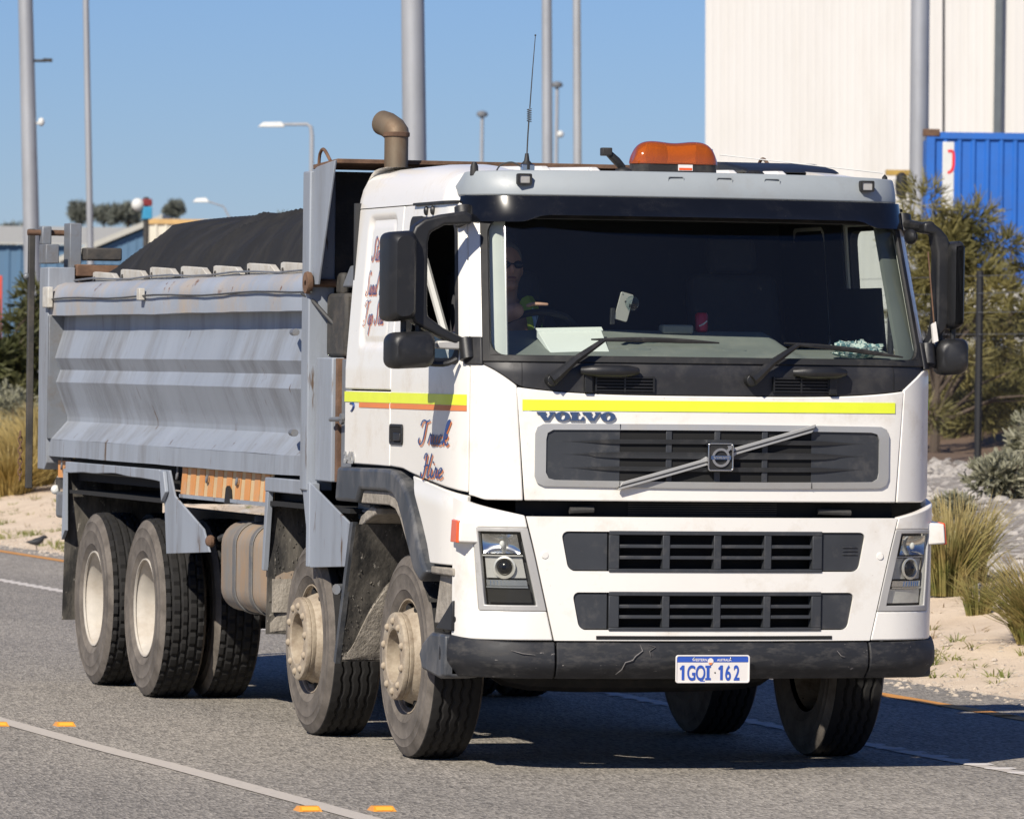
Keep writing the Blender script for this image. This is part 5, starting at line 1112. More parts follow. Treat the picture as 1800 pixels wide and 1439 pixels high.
sw = M().tube(ring3((-.66, .98, 2.10), .225, 36, R(142), 0), .017, 8, True).build('steering_wheel', 'black', truck)
M().ball((-.66, .97, 2.085), (.08, .06, .04)).build('wheel_hub', 'black', sw)
for a in (200, 340, 90): q = Vector((math.cos(R(a)) * .22, -math.sin(R(a)) * .22 * math.cos(R(38)), math.sin(R(a)) * .22 * math.sin(R(38)))); M().tube([(-.66, .97, 2.085), Vector((-.66, .98, 2.10)) + q], .014, 6).build('wheel_spoke', 'black', sw)
for u in (-.66, .62):
    st = M().prism([(1.0, 1.62), (1.5, 1.58), (1.55, 1.74), (1.02, 1.76)], 'x', u - .25, u + .25).build('seat', 'seat', truck, bevel=.05, seg=3)
    M().prism([(1.42, 1.74), (1.58, 1.72), (1.80, 2.44), (1.66, 2.46)], 'x', u - .24, u + .24).build('backrest', 'seat', st, bevel=.05, seg=3); M().prism([(1.64, 2.47), (1.76, 2.45), (1.80, 2.64), (1.70, 2.65)], 'x', u - .13, u + .13).build('headrest', 'seat', st, bevel=.04, seg=3)
    M().box(u - .2, u + .2, 1.05, 1.5, 1.25, 1.6).build('seat_base', 'inside', st)
M().tube(catmull([(-1.10, 1.42, 2.5), (-1.02, 1.38, 2.2), (-.95, 1.30, 1.9)], 5), .02, 6).build('seat_belt', 'trim', truck)
# things on the dashboard
t = empty('smartphone', (-.375, .43, 2.20), 'silver smartphone clipped in a suction holder on the windscreen', 'phone'); g = M(); g.prism(rrect(-.034, .034, 0, .138, .009), 'y', -.004, .004); ph = g.build('phone_body', mat('champagne_alloy', (.50, .47, .41), .35, .4, var=.04), t, bevel=.0015); ph.rotation_euler = (0, R(15), 0)
M().lathe([(0, -.006), (.003, -.006), (.003, -.003), (0, -.003)], (-.022, 0, .126), 'y', 10).build('camera_lens', K['black'], ph); M().lathe([(0, -.005), (.005, -.005)], (0, 0, .095), 'y', 12).build('round_mark', K['darksteel'], ph)
g = M(); g.lathe([(.002, -.02), (.008, -.018), (.010, -.012), (.034, -.010), (.036, -.004), (.03, 0)], (.055, -.015, .085), 'y', 20); g.build('suction_cup', glassmat('clear_rubber', (.7, .78, .8), .5), t); M().tube([(.05, -.005, .08), (.04, .012, .04), (.01, .015, .02)], .007, 6).build('holder_arm', K['black'], t); M().box(-.05, -.03, -.012, .012, -.02, .06).build('holder_clamp', K['black'], t, bevel=.003)
t = empty('document_tray', (-.58, .49, 2.075), 'white paper box lying on the dashboard in front of the driver', 'box'); wp_ = mat('white_card', (.80, .82, .78), .6, var=.03)
g = M(); g.hexa([(-.165, -.13, -.055), (.135, -.13, -.050), (.165, .13, .045), (-.165, .13, .035), (-.165, -.13, -.045), (.135, -.13, -.040), (.165, .13, .085), (-.165, .13, .075)]); bx_ = g.build('box_body', wp_, t, bevel=.003); M().hexa([(-.168, .105, .064), (.168, .105, .074), (.169, .135, .088), (-.169, .135, .078), (-.168, .105, .069), (.168, .105, .079), (.169, .135, .093), (-.169, .135, .083)]).build('lid_fold', wp_, t)
t = empty('drink_can', (.165, .80, 2.15), 'red and white drink can standing on the dashboard', 'can'); M().lathe([(0, 0), (.026, 0), (.032, .008), (.032, .085), (.026, .096), (.024, .094), (0, .092)], (0, 0, 0), 'z', 20).build('can_body', mat('can_red', (.42, .015, .04), .3, .3, var=.1), t); g = M(); g.tube([(-.02, -.0265, .03), (.0, -.0335, .04), (.02, -.0265, .055)], .004, 6); g.build('white_swirl', K['trim'], t)
def crumple(a, b):
    th = 6.2832 * a; ph_ = math.pi * b; r_ = 1 + .42 * noise.noise((math.cos(th) * 2.2, math.sin(th) * 2.2, ph_ * 2.2)) + .22 * noise.noise((math.cos(th) * 5, math.sin(th) * 5, ph_ * 5)); return Vector((.125 * r_ * math.sin(ph_) * math.cos(th), .085 * r_ * math.sin(ph_) * math.sin(th), .005 + .062 * r_ * (1 + math.cos(ph_)) * .62))
def checkmat():
    m, n, l, b = nodes_of('checked_cloth'); b.inputs['Roughness'].default_value = .9; tc = n.new('ShaderNodeTexCoord'); c = n.new('ShaderNodeTexChecker'); c.inputs['Scale'].default_value = 48; c.inputs[1].default_value = (.50, .56, .52, 1); c.inputs[2].default_value = (.10, .20, .22, 1); l.new(tc.outputs['Object'], c.inputs[0]); l.new(c.outputs[0], b.inputs['Base Color']); return m
g = M().grid(crumple, 48, 26); tag(g.build('crumpled_cloth', checkmat(), None, (.85, .42, 2.02), smooth=60), 'crumpled blue and white checked cloth on the passenger end of the dashboard', 'cloth')
# ------------------------------------------------------------------ driver
def skin(name, verts, edges, rad, m, root, sub=2, parent=None):
    me = bpy.data.meshes.new(name); me.from_pydata(verts, edges, []); o = bpy.data.objects.new(name, me); COL.objects.link(o)
    sk = o.modifiers.new('skin', 'SKIN'); sk.use_smooth_shade = True
    lay = me.skin_vertices[0].data if me.skin_vertices else None
    if lay is None:
        bm = bmesh.new(); bm.from_mesh(me); bm.verts.layers.skin.verify(); bm.to_mesh(me); bm.free(); lay = me.skin_vertices[0].data
    for i, r_ in enumerate(rad): lay[i].radius = r_ if isinstance(r_, tuple) else (r_, r_); lay[i].use_root = (i == root)
    s = o.modifiers.new('sub', 'SUBSURF'); s.levels = sub; s.render_levels = sub; me.materials.append(m)
    if parent: o.parent = parent
    return o
skinm = mat('weathered_skin', (.44, .24, .165), .55, var=.12, vs=25)
du, dv_ = -.69, 1.30
per = empty('person', (du, dv_, 1.75), 'driver in dark shirt and hi-vis vest with sunglasses, hand on the steering wheel', 'person')
vx = [(0, .10, .02), (0, .12, .25), (0, .10, .47), (0, .08, .56), (0, .05, .66), (0, .04, .76), (-.19, .08, .45), (-.27, -.02, .24), (-.16, -.42, .46), (-.10, -.56, .505), (.19, .08, .45), (.29, -.05, .24), (.20, -.25, .33), (.17, -.33, .37), (-.11, -.30, -.02), (-.12, -.55, -.35), (.11, -.30, -.02), (.12, -.55, -.35), (-.12, -.65, -.42), (.12, -.65, -.42)]
ed = [(0, 1), (1, 2), (2, 3), (3, 4), (4, 5), (2, 6), (6, 7), (7, 8), (8, 9), (2, 10), (10, 11), (11, 12), (12, 13), (0, 14), (14, 15), (15, 18), (0, 16), (16, 17), (17, 19)]
rd = [(.16, .13), (.17, .13), (.15, .10), (.058, .06), (.072, .085), (.075, .09), .062, .052, .038, .050, .062, .052, .034, .040, .085, .06, .085, .06, .05, .05]
body = skin('body', vx, ed, rd, skinm, 0, 2, per)
fv, fe, fr_ = [], [], []
def finger(pts, rs):
    o = len(fv); fv.extend(pts); fr_.extend(rs); fe.extend([(o + i, o + i + 1) for i in range(len(pts) - 1)])
for base, sgn in (((-.10, -.56, .505), 1), ((.17, -.33, .37), -1)):
    bx, by, bz = base
    for i, (off, L_) in enumerate(((.028, 1.05), (.010, 1.1), (-.009, 1.0), (-.026, .82))):
        x = bx + sgn * off
        if i == 0 and sgn > 0: finger([(x, by, bz + .012), (x + .02, by - .045, bz + .022), (x + .055, by - .065, bz + .022), (x + .09, by - .075, bz + .020)], [.011, .010, .009, .007])
        else: finger([(x, by, bz + .010), (x, by - .05 * L_, bz + .018), (x + .004, by - .075 * L_, bz - .006), (x + .006, by - .06 * L_, bz - .035)], [.011, .010, .009, .008])
    finger([(bx + sgn * .03, by + .02, bz - .005), (bx + sgn * .05, by - .015, bz - .015), (bx + sgn * .045, by - .045, bz - .03)], [.013, .011, .009])
hands = skin('fingers', fv, fe, fr_, skinm, 0, 1, body)
shirt = mat('dark_work_shirt', (.03, .022, .03), .85, var=.2); vest = mat('hi_vis_yellow', (.30, .42, .03), .7, var=.1); band = mat('silver_band', (.32, .42, .45), .4, var=.05)
skin('shirt', vx[:4] + vx[6:9] + vx[10:13], [(0, 1), (1, 2), (2, 3), (2, 4), (4, 5), (5, 6), (2, 7), (7, 8), (8, 9)], [(.172, .142), (.182, .142), (.162, .112), (.066, .068), .072, .062, .044, .072, .062, .044], shirt, 0, 2, per)
for sg in (-1, 1):
    M().tube(catmull([(sg * .10, .02, .545), (sg * .115, -.055, .47), (sg * .12, -.075, .35), (sg * .11, -.075, .2), (sg * .10, -.07, .05)], 4), .04, 8).build('vest_front', vest, per); M().tube(catmull([(sg * .102, -.02, .535), (sg * .115, -.092, .46), (sg * .12, -.112, .35), (sg * .11, -.112, .2)], 4), .018, 6).build('reflective_band', band, per)
hd_ = M(); hd_.ball((0, .045, .715), (.076, .098, .118), 18, 14); hd_.ball((0, -.058, .705), (.013, .022, .026), 10, 8); hd_.ball((-.078, .06, .70), (.012, .022, .032), 8, 6); hd_.ball((.078, .06, .70), (.012, .022, .032), 8, 6); hd_.ball((0, -.01, .625), (.045, .05, .03), 10, 8); hd_.build('head', skinm, body)
M().ball((0, .065, .755), (.081, .095, .092), 16, 10).build('grey_hair', mat('grey_hair', (.16, .15, .14), .9), per); M().tube([(-.022, -.048, .662), (0, -.054, .664), (.022, -.048, .662)], .005, 6).build('mouth', mat('lips', (.22, .09, .07), .6), per)
g = M()
for sg in (-1, 1): g.ball((sg * .034, -.048, .728), (.028, .014, .02), 10, 8); g.tube([(sg * .06, -.04, .732), (sg * .079, .05, .725)], .004, 5)
g.tube([(-.01, -.057, .732), (.01, -.057, .732)], .004, 5); g.build('sunglasses', K['visor'], per)
# ------------------------------------------------------------------ wheels
def tyre_mesh(Rr, hw, kind, n):
    side = [(.286, hw - .030), (.300, hw - .018), (.330, hw - .006), (.334, hw - .002), (.340, hw - .004), (.375, hw), (.41, hw), (.414, hw + .002), (.420, hw - .001), (Rr - .062, hw - .005), (Rr - .058, hw - .002), (Rr - .052, hw - .006), (Rr - .030, hw - .014), (Rr - .012, hw - .026)]
    tread = []; tw = hw - .030; N = 21
    for i in range(N): tread.append(tw - 2 * tw * i / (N - 1))
    gset = {4, 8, 12, 16} if kind == 'steer' else {3, 8, 12, 17}
    g1 = M(); g2 = M()
    for sgn in (1, -1): g1.lathe([(r_, sgn * h) for r_, h in side], (0, 0, 0), 'x', n)
    W = N + 2; vs = []
    for k in range(n):
        a = 2 * math.pi * k / n; zz = (.0045 if (k // 2) % 2 else -.0045) if kind == 'steer' else 0
        for i in range(-1, N + 1):
            if i < 0: r_, h = Rr - .012, hw - .026
            elif i == N: r_, h = Rr - .012, -(hw - .026)
            else:
                h = tread[i]; r_ = Rr - .006 * (abs(h) / tw) ** 4
                if i in gset: r_ -= .013; 
                if i in gset or i - 1 in gset or i + 1 in gset: h += zz
                if kind == 'drive':
                    rib = sum(1 for q in gset if q < i); ph = (k + (0, 2, 1, 3, 0)[rib]) % 4
                    if ph == 0 and i not in gset: r_ -= .012
                    if rib in (0, 4) and ph == 0: r_ -= .004
                elif (i <= 1 or i >= N - 2) and k % 3 == 0: r_ -= .004
            vs.append((h, r_ * math.cos(a), r_ * math.sin(a)))
    fs = []
    for k in range(n):
        for i in range(W - 1): fs.append((k * W + i, ((k + 1) % n) * W + i, ((k + 1) % n) * W + i + 1, k * W + i + 1))
    g2.add(vs, fs); m1 = g1.mesh('tyre_sidewall', 50); m1.materials.append(K['sidewall']); m2 = g2.mesh('tyre_tread', 30); m2.materials.append(K['tyre']); return m1, m2
def rings_on(m, prof, n=40): return M().lathe(prof, (0, 0, 0), 'x', n)
TS = tyre_mesh(.513, .148, 'steer', 150); TD = tyre_mesh(.526, .140, 'drive', 152)
def mk(g, m, nm, sm_=40): me = g.mesh(nm, sm_); me.materials.append(K[m]); return me
sr = mk(rings_on(0, [(.262, -.10), (.262, .02), (.268, .07), (.276, .098), (.284, .108), (.290, .118), (.289, .124), (.282, .124), (.279, .112)]), 'cream', 'wheel_rim'); srim = mk(rings_on(0, [(.270, -.10), (.270, .045), (.258, .055), (.250, .075), (.232, .12), (.216, .150)]), 'cream', 'wheel_disc')
sflange = mk(M().lathe([(.150, .10), (.216, .148), (.220, .158), (.220, .170), (.216, .173), (.220, .177), (.220, .190), (.216, .198), (.205, .202), (.142, .202), (.134, .197), (.132, .15), (.128, .10)], (0, 0, 0), 'x', 48), 'cream', 'hub_flange', 30)
shub = mk(M().lathe([(.132, .09), (.098, .095), (.094, .135), (.075, .145), (.04, .148), (0.001, .148)], (0, 0, 0), 'x', 32), 'rust', 'hub_cap')
nutm = M().lathe([(.020, -.004), (.0195, .006), (.015, .013), (.008, .017), (0.0005, .018)], (.200, 0, 0), 'x', 10); nut = mk(nutm, 'cream', 'wheel_nut')
holem = mk(M().ball((0, 0, 0), (.022, .030, .022), 10, 8), 'void', 'hand_hole')
drim = mk(rings_on(0, [(.279, .112), (.282, .124), (.289, .124), (.291, .116), (.286, .106), (.272, .085), (.262, .05), (.255, -.01), (.250, -.06), (.242, -.085), (.20, -.095), (.165, -.098), (.160, -.05), (.155, .0), (.13, .015), (.0005, .02)], 48), 'rimpaint', 'wheel_rim')
def wheel(u, v, kind, sg, lb):
    w_ = bpy.data.objects.new('wheel', None); COL.objects.link(w_); w_.parent = truck; w_.location = (u, v, .511 if kind == 'steer' else .524); w_.empty_display_size = .2
    w_.rotation_euler = (random.uniform(0, 6.28), 0, 0 if sg > 0 else math.pi); w_['label'] = lb
    for me in (TS if kind == 'steer' else TD): link(me.name, me, w_)
    if kind == 'steer':
        link('wheel_rim', sr, w_); link('wheel_disc', srim, w_); link('hub_flange', sflange, w_); link('hub_cap', shub, w_)
        for i in range(10):
            a = 6.2832 * i / 10; o = link('wheel_nut', nut, w_); o.location = (0, .176 * math.cos(a), .176 * math.sin(a)); o = link('hand_hole', holem, w_); a += .314; o.location = (.094, .244 * math.cos(a), .244 * math.sin(a)); o.rotation_euler = (a, 0, 0)
    else: link('wheel_rim', drim, w_)
    return w_
for v, nm in ((1.365, 'front'), (3.296, 'second')):
    wheel(-1.052, v, 'steer', -1, nm + ' steer wheel on the driver side'); wheel(1.052, v, 'steer', 1, nm + ' steer wheel on the passenger side')
for v, nm in ((7.029, 'third'), (8.408, 'rearmost')):
    for sg, sd in ((-1, 'driver'), (1, 'passenger')): wheel(sg * 1.095, v, 'drive', sg, nm + ' axle outer wheel, ' + sd + ' side'); wheel(sg * .765, v, 'drive', -sg, nm + ' axle inner wheel, ' + sd + ' side')
# ------------------------------------------------------------------ chassis
for sg in (-1, 1): M().box(sg * .43 - .04, sg * .43 + .04, .25, 9.7, .78, 1.06).build('chassis_rail', 'darksteel', truck)
for v in (1.365, 3.296):
    M().tube(catmull([(-.95, v, .51), (-.75, v, .50), (-.55, v, .40), (.55, v, .40), (.75, v, .50), (.95, v, .51)], 4), .065, 10).build('front_axle', 'darksteel', truck)
    for sg in (-1, 1): M().prism([(v - .75, .78), (v - .2, .60), (v + .2, .60), (v + .75, .78), (v + .2, .66), (v - .2, .66)], 'x', sg * .43 - .04, sg * .43 + .04).build('leaf_spring', 'darksteel', truck)
for v in (7.029, 8.408): M().tube([(-.95, v, .525), (-.3, v, .525), (-.2, v, .525), (.2, v, .525), (.3, v, .525), (.95, v, .525)], [.07, .08, .19, .19, .08, .07], 12).build('drive_axle', 'darksteel', truck)
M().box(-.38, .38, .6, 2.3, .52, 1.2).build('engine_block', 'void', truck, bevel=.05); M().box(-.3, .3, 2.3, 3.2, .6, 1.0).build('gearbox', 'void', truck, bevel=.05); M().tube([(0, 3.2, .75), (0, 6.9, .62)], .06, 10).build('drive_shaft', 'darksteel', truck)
M().box(-.55, .55, 4.0, 5.0, .62, .95).build('air_tank_crate', 'void', truck, bevel=.04); M().box(.75, 1.2, 4.2, 5.4, .55, 1.05).build('battery_box', 'darksteel', truck, bevel=.03)
# ------------------------------------------------------------------ tipper body
VF, VR = 3.25, 9.62
tb = empty('tipper_body', (0, 0, 0), None, None); tb.parent = truck; tb['label'] = 'dented blue-grey steel tipping body with folded side ribs'
PR = [(1.165, 2.25), (1.165, 2.16), (1.222, 1.985), (1.188, 1.912), (1.216, 1.835), (1.140, 1.625), (1.140, 1.592), (1.243, 1.478)]
def dent(v, z): return .004 * noise.noise((v * .9, z * 2, 4)) + .0025 * noise.noise((v * 2.6, z * 4, 9))
for sg in (-1, 1):
    g = M(); L = [VF + (VR - VF) * i / 60 for i in range(61)]; prof = []
    for (a, b), (c, d) in zip(PR, PR[1:]):
        for k in range(3): prof.append((lerp(a, c, k / 3), lerp(b, d, k / 3)))
    prof.append(PR[-1]); n = len(prof)
    for v in L: g.v += [(sg * (u + dent(v, z) * (0 if i in (0, n - 1) else 1)), v, z + .002 * noise.noise((v * 1.5, z, 2))) for i, (u, z) in enumerate(prof)]
    g.f = [(i * n + j, (i + 1) * n + j, (i + 1) * n + j + 1, i * n + j + 1) for i in range(60) for j in range(n - 1)]
    g.build('ribbed_side', 'binblue', tb, smooth=22)
    g = M(); pr = [(1.10, 2.452), (1.15, 2.458), (1.20, 2.44), (1.238, 2.40), (1.248, 2.36), (1.248, 2.25), (1.165, 2.247), (1.10, 2.247)]; n = len(pr)
    for v in L: w_ = .010 * noise.noise((v * .8, 1, sg)) + .004 * noise.noise((v * 3, 3, sg)); g.v += [(sg * (u + w_ * (u > 1.16)), v, z + w_ * .6) for u, z in pr]
    g.f = [(i * n + j, (i + 1) * n + j, (i + 1) * n + (j + 1) % n, i * n + (j + 1) % n) for i in range(60) for j in range(n)] + [tuple(range(n)), tuple(60 * n + j for j in range(n))]
    g.build('top_rail', 'binrail', tb, smooth=30)
    g = M(); pr = [(1.10, 1.478), (1.243, 1.4775), (1.246, 1.372), (1.10, 1.372)]; n = 4
    for v in L: w_ = .006 * noise.noise((v * 1.1, 5, sg)); g.v += [(sg * (u + w_), v, z + w_) for u, z in pr]
    g.f = [(i * n + j, (i + 1) * n + j, (i + 1) * n + (j + 1) % n, i * n + (j + 1) % n) for i in range(60) for j in range(n)] + [(0, 1, 2, 3), tuple(60 * n + j for j in range(n))]
    g.build('bottom_rail', 'binblue', tb, smooth=30)
    M().box(min(sg * 1.10, sg * 1.13), max(sg * 1.10, sg * 1.13), VF, VR, 1.38, 2.40).build('inner_wall', 'rust', tb)
    # corner posts
    M().prism([(VR, 1.33), (VR + .06, 1.285), (VR + .26, 1.285), (VR + .26, 2.555), (VR, 2.555)], 'x', sg * 1.09, sg * 1.262).build('rear_post', 'binblue', tb, bevel=.006)
    M().box(min(sg * 1.10, sg * 1.262), max(sg * 1.10, sg * 1.262), VR - .045, VR - .002, 1.48, 2.25).build('rear_post_return', 'steel', tb, bevel=.004)  # darker steel grey than the post's paint puts shade into this face
    M().box(min(sg * 1.12, sg * 1.262), max(sg * 1.12, sg * 1.262), 3.10, VF - .002, 1.30, 2.985).build('front_post', 'binblue', tb, bevel=.008)
    M().box(min(sg * 1.19, sg * 1.275), max(sg * 1.19, sg * 1.275), VR + .02, VR + .23, 2.578, 2.700).build('hinge_box', 'steel', tb, bevel=.006)
    M().box(min(sg * 1.04, sg * 1.115), max(sg * 1.04, sg * 1.115), VR + .05, VR + .23, 2.50, 2.835).build('hinge_lug', 'steel', tb, bevel=.005)
    M().tube([(sg * 1.02, VR + .25, 2.775), (sg * 1.345, VR + .25, 2.775)], .019, 12).build('hinge_pin', 'rust', tb); M().box(min(sg * 1.20, sg * 1.262), max(sg * 1.20, sg * 1.262), VR + .20, VR + .30, 2.70, 2.815).build('hinge_eye', 'steel', tb, bevel=.008)
    M().box(min(sg * 1.275, sg * 1.315), max(sg * 1.275, sg * 1.315), VR + .34, VR + .385, 1.16, 2.80).build('tailgate_bar', 'darksteel', tb, bevel=.005); M().box(min(sg * 1.265, sg * 1.295), max(sg * 1.265, sg * 1.295), VR + .40, VR + .43, 1.35, 2.60).build('tailgate_rod', 'rust', tb)
    M().ball((sg * 1.325, VR + .36, 2.50), .022, 10, 8).build('bar_bolt', 'steel', tb)
    # headboard wing
    M().prism([(3.10, 2.99), (3.03, 3.005), (2.66, 3.03), (2.98, 2.385), (3.10, 2.385)], 'x', sg * 1.232, sg * 1.244).build('headboard_wing', 'binblue', tb, bevel=.003)
    M().tube(catmull([(sg * 1.22, 3.08, 3.02), (sg * 1.22, 3.06, 3.075), (sg * 1.22, 2.98, 3.095), (sg * 1.22, 2.84, 3.03)], 5), .009, 8).build('grab_loop', 'rust', tb)
M().box(-1.23, 1.23, 3.13, 3.16, 1.38, 2.985).build('headboard', 'darksteel', tb); M().hexa([(-1.231, 2.66, 3.015), (1.231, 2.66, 3.015), (1.231, 3.16, 2.995), (-1.231, 3.16, 2.995), (-1.231, 2.66, 3.038), (1.231, 2.66, 3.038), (1.231, 3.16, 3.02), (-1.231, 3.16, 3.02)]).build('canopy', 'rust', tb, bevel=.003)
for u in (-.7, 0, .7): M().box(u - .04, u + .04, 3.085, 3.13, 1.4, 2.98).build('headboard_rib', 'darksteel', tb)
M().box(-1.1, 1.1, VF, VR + .2, 1.36, 1.42).build('body_floor', 'darksteel', tb); M().box(-1.085, 1.085, VR + .03, VR + .1, 1.42, 2.565).build('tailgate', 'rust', tb); M().box(-1.085, 1.085, VR - .02, VR + .16, 2.50, 2.575).build('tailgate_beam', 'rust', tb, bevel=.006)
M().box(-1.03, -.80, VR - .05, VR + .1, 2.60, 2.68).build('tailgate_lug', 'darksteel', tb, bevel=.01)
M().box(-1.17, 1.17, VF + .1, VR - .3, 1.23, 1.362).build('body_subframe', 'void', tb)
# load under the tarpaulin
def tarp(a, b):
    v = lerp(3.24, 9.50, a); u = lerp(-1.125, 1.125, b); f = max(0, 1 - abs(u / 1.125) ** 6) ** .8; gq = sm(9.55, 7.6, v) ** .85 * (.95 + .05 * sm(7.5, 4.5, v)); z = 2.455 + .40 * f * gq + .02 * f
    fold = abs(noise.noise((v * 1.5 + u * 1.6, u * .35, 1))) ; k = min(1, f * 3) * min(1, (9.5 - v) * 2)
    rg = (1 - abs(noise.noise((v * .75 + u * 1.5 + .5 * noise.noise((v * .9, u, 3)), (u - v) * .3, 1)))) ** 9; rg2 = (1 - abs(noise.noise((v * 2.3 + u * 3.6, (u - v) * .3, 5)))) ** 14
    z += k * (.065 * rg + .012 * rg2 + .06 * noise.noise((v * .6, u * .6, 6)) + .006 * noise.noise((v * 6 + u * 6, u * 2, 3))) - .045 * k
    return Vector((u, v, z))
o = M().grid(tarp, 240, 120).build('tarpaulin', 'tarp', tb, smooth=180); o['label'] = 'black mesh tarpaulin pulled tight over the heaped load'
for v in (8.82, 8.05, 7.27, 6.48, 5.68, 4.89, 4.13):
    for sg in (-1, 1):
        zz = 2.455 + random.uniform(-.004, .008); g = M(); g.prism([(v + .02, zz - .045), (v + .02, zz + .062), (v - .02, zz + .066), (v - .50, zz + .052), (v - .62, zz + .012), (v - .6, zz - .0)], 'x', sg * 1.115, sg * 1.150); c_ = g.build('tarp_clip', 'cloth_w', tb, bevel=.004)
        M().lathe([(.0, 0), (.016, 0), (.016, .006), (0, .006)], (sg * 1.150 - (.006 if sg < 0 else 0), v - .035, zz + .02), 'x', 12).build('clip_bolt', 'darksteel', c_)
for sg in (-1, 1):
    M().tube([(sg * 1.165, lerp(9.3, 3.1, k / 12), 2.47 + .008 * math.sin(k * 1.7)) for k in range(13)], .006, 6).build('tarp_cable', 'steel', tb); M().tube([(sg * 1.262, lerp(9.55, 3.05, k / 16), 2.352 + .006 * math.sin(k * 1.1)) for k in range(17)], .0055, 6).build('tarp_cable', 'cable', tb)
    M().box(min(sg * 1.25, sg * 1.285), max(sg * 1.25, sg * 1.285), 6.98, 7.05, 2.33, 2.40).build('cable_guide', 'cloth_w', tb, bevel=.004); M().box(min(sg * 1.255, sg * 1.29), max(sg * 1.255, sg * 1.29), 9.50, 9.66, 2.30, 2.43).build('cable_guide', 'cloth_w', tb, bevel=.006)
    for z in (2.135, 1.602): M().tube([(sg * 1.225, 3.55, z - .004), (sg * 1.27, 3.40, z), (sg * 1.285, 3.27, z)], [.014, .018, .020], 10).build('body_prop_pin', 'steel', tb)
    for v in (9.42, 6.30, 5.57, 4.87, 4.10): M().tube(catmull([(sg * 1.20, v, 1.375), (sg * 1.20, v + .02, 1.33), (sg * 1.215, v - .03, 1.295), (sg * 1.225, v - .09, 1.305), (sg * 1.225, v - .10, 1.335)], 4), .0065, 8).build('rope_hook', 'steel', tb)
    # winch at the head of the rail
    M().lathe([(.015, 0), (.056, 0), (.060, .012), (.056, .03), (.015, .034)], (sg * 1.285 - (.034 if sg > 0 else 0), 3.09, 2.395), 'x', 20).build('winch_ratchet', 'rust', tb); M().tube([(sg * 1.27, 3.09, 2.395), (sg * 1.0, 3.06, 2.395)], .022, 10).build('winch_shaft', 'rust', tb); M().box(min(sg * 1.08, sg * 1.13), max(sg * 1.08, sg * 1.13), 2.93, 3.05, 2.33, 2.45).build('winch_arm', 'darksteel', tb, bevel=.02)
    M().tube(catmull([(sg * 1.262, 3.24, 2.34), (sg * 1.24, 3.10, 2.30), (sg * 1.15, 2.92, 2.16), (sg * 1.05, 2.66, 2.02)], 5), .010, 6).build('winch_strap', 'cable', tb)
# equipment between cab and body
for sg in (-1, 1):
    lo, hi = (sg * 1.22, sg * .70) if sg < 0 else (.70, 1.22)
    M().box(lo, hi, 2.76, 3.09, 1.352, 2.003).build('hoist_cover', 'binblue', truck, bevel=.008); M().box(lo + .02, hi - .02, 2.705, 2.757, 1.355, 1.998).build('cover_edge', 'rust', truck); M().box(lo + .035, hi - .03, 2.46, 2.69, 1.35, 1.995).build('side_locker', 'steel', truck, bevel=.006)
    M().box(lo + .05, hi - .05, 2.70, 3.08, 2.006, 2.34).build('grimy_bulkhead', 'darksteel', truck, bevel=.02); M().tube([(sg * 1.235, 2.72, 1.68), (sg * 1.225, 2.50, 1.685)], .012, 8).build('locker_latch', 'steel', truck); M().lathe([(0, 0), (.03, 0), (.03, .015), (0, .02)], (sg * 1.235 - (.02 if sg > 0 else 0), 2.52, 1.685), 'x', 10).build('latch_disc', 'steel', truck)
    M().hexa([(sg * 1.15, 2.47, 2.37), (sg * 1.15, 2.85, 2.37), (sg * .8, 2.85, 2.37), (sg * .8, 2.47, 2.37), (sg * 1.13, 2.48, 2.47), (sg * 1.13, 2.76, 2.485), (sg * .8, 2.76, 2.485), (sg * .8, 2.48, 2.47)]).build('air_intake_duct', 'steel', truck, bevel=.012)
    pf = M().box(min(sg * 1.135, sg * 1.155), max(sg * 1.135, sg * 1.155), 2.465, 2.51, 2.0, 2.75).build('perforated_strip', 'black', truck)
    for i in range(22): M().box(min(sg * 1.1565, sg * 1.157), max(sg * 1.1565, sg * 1.157), 2.475, 2.500, 2.02 + i * .033, 2.033 + i * .033).build('slot', 'steel', pf)
M().box(-1.0, 1.0, 2.55, 2.9, 1.1, 2.3).build('hydraulic_tank', 'void', truck, bevel=.03)
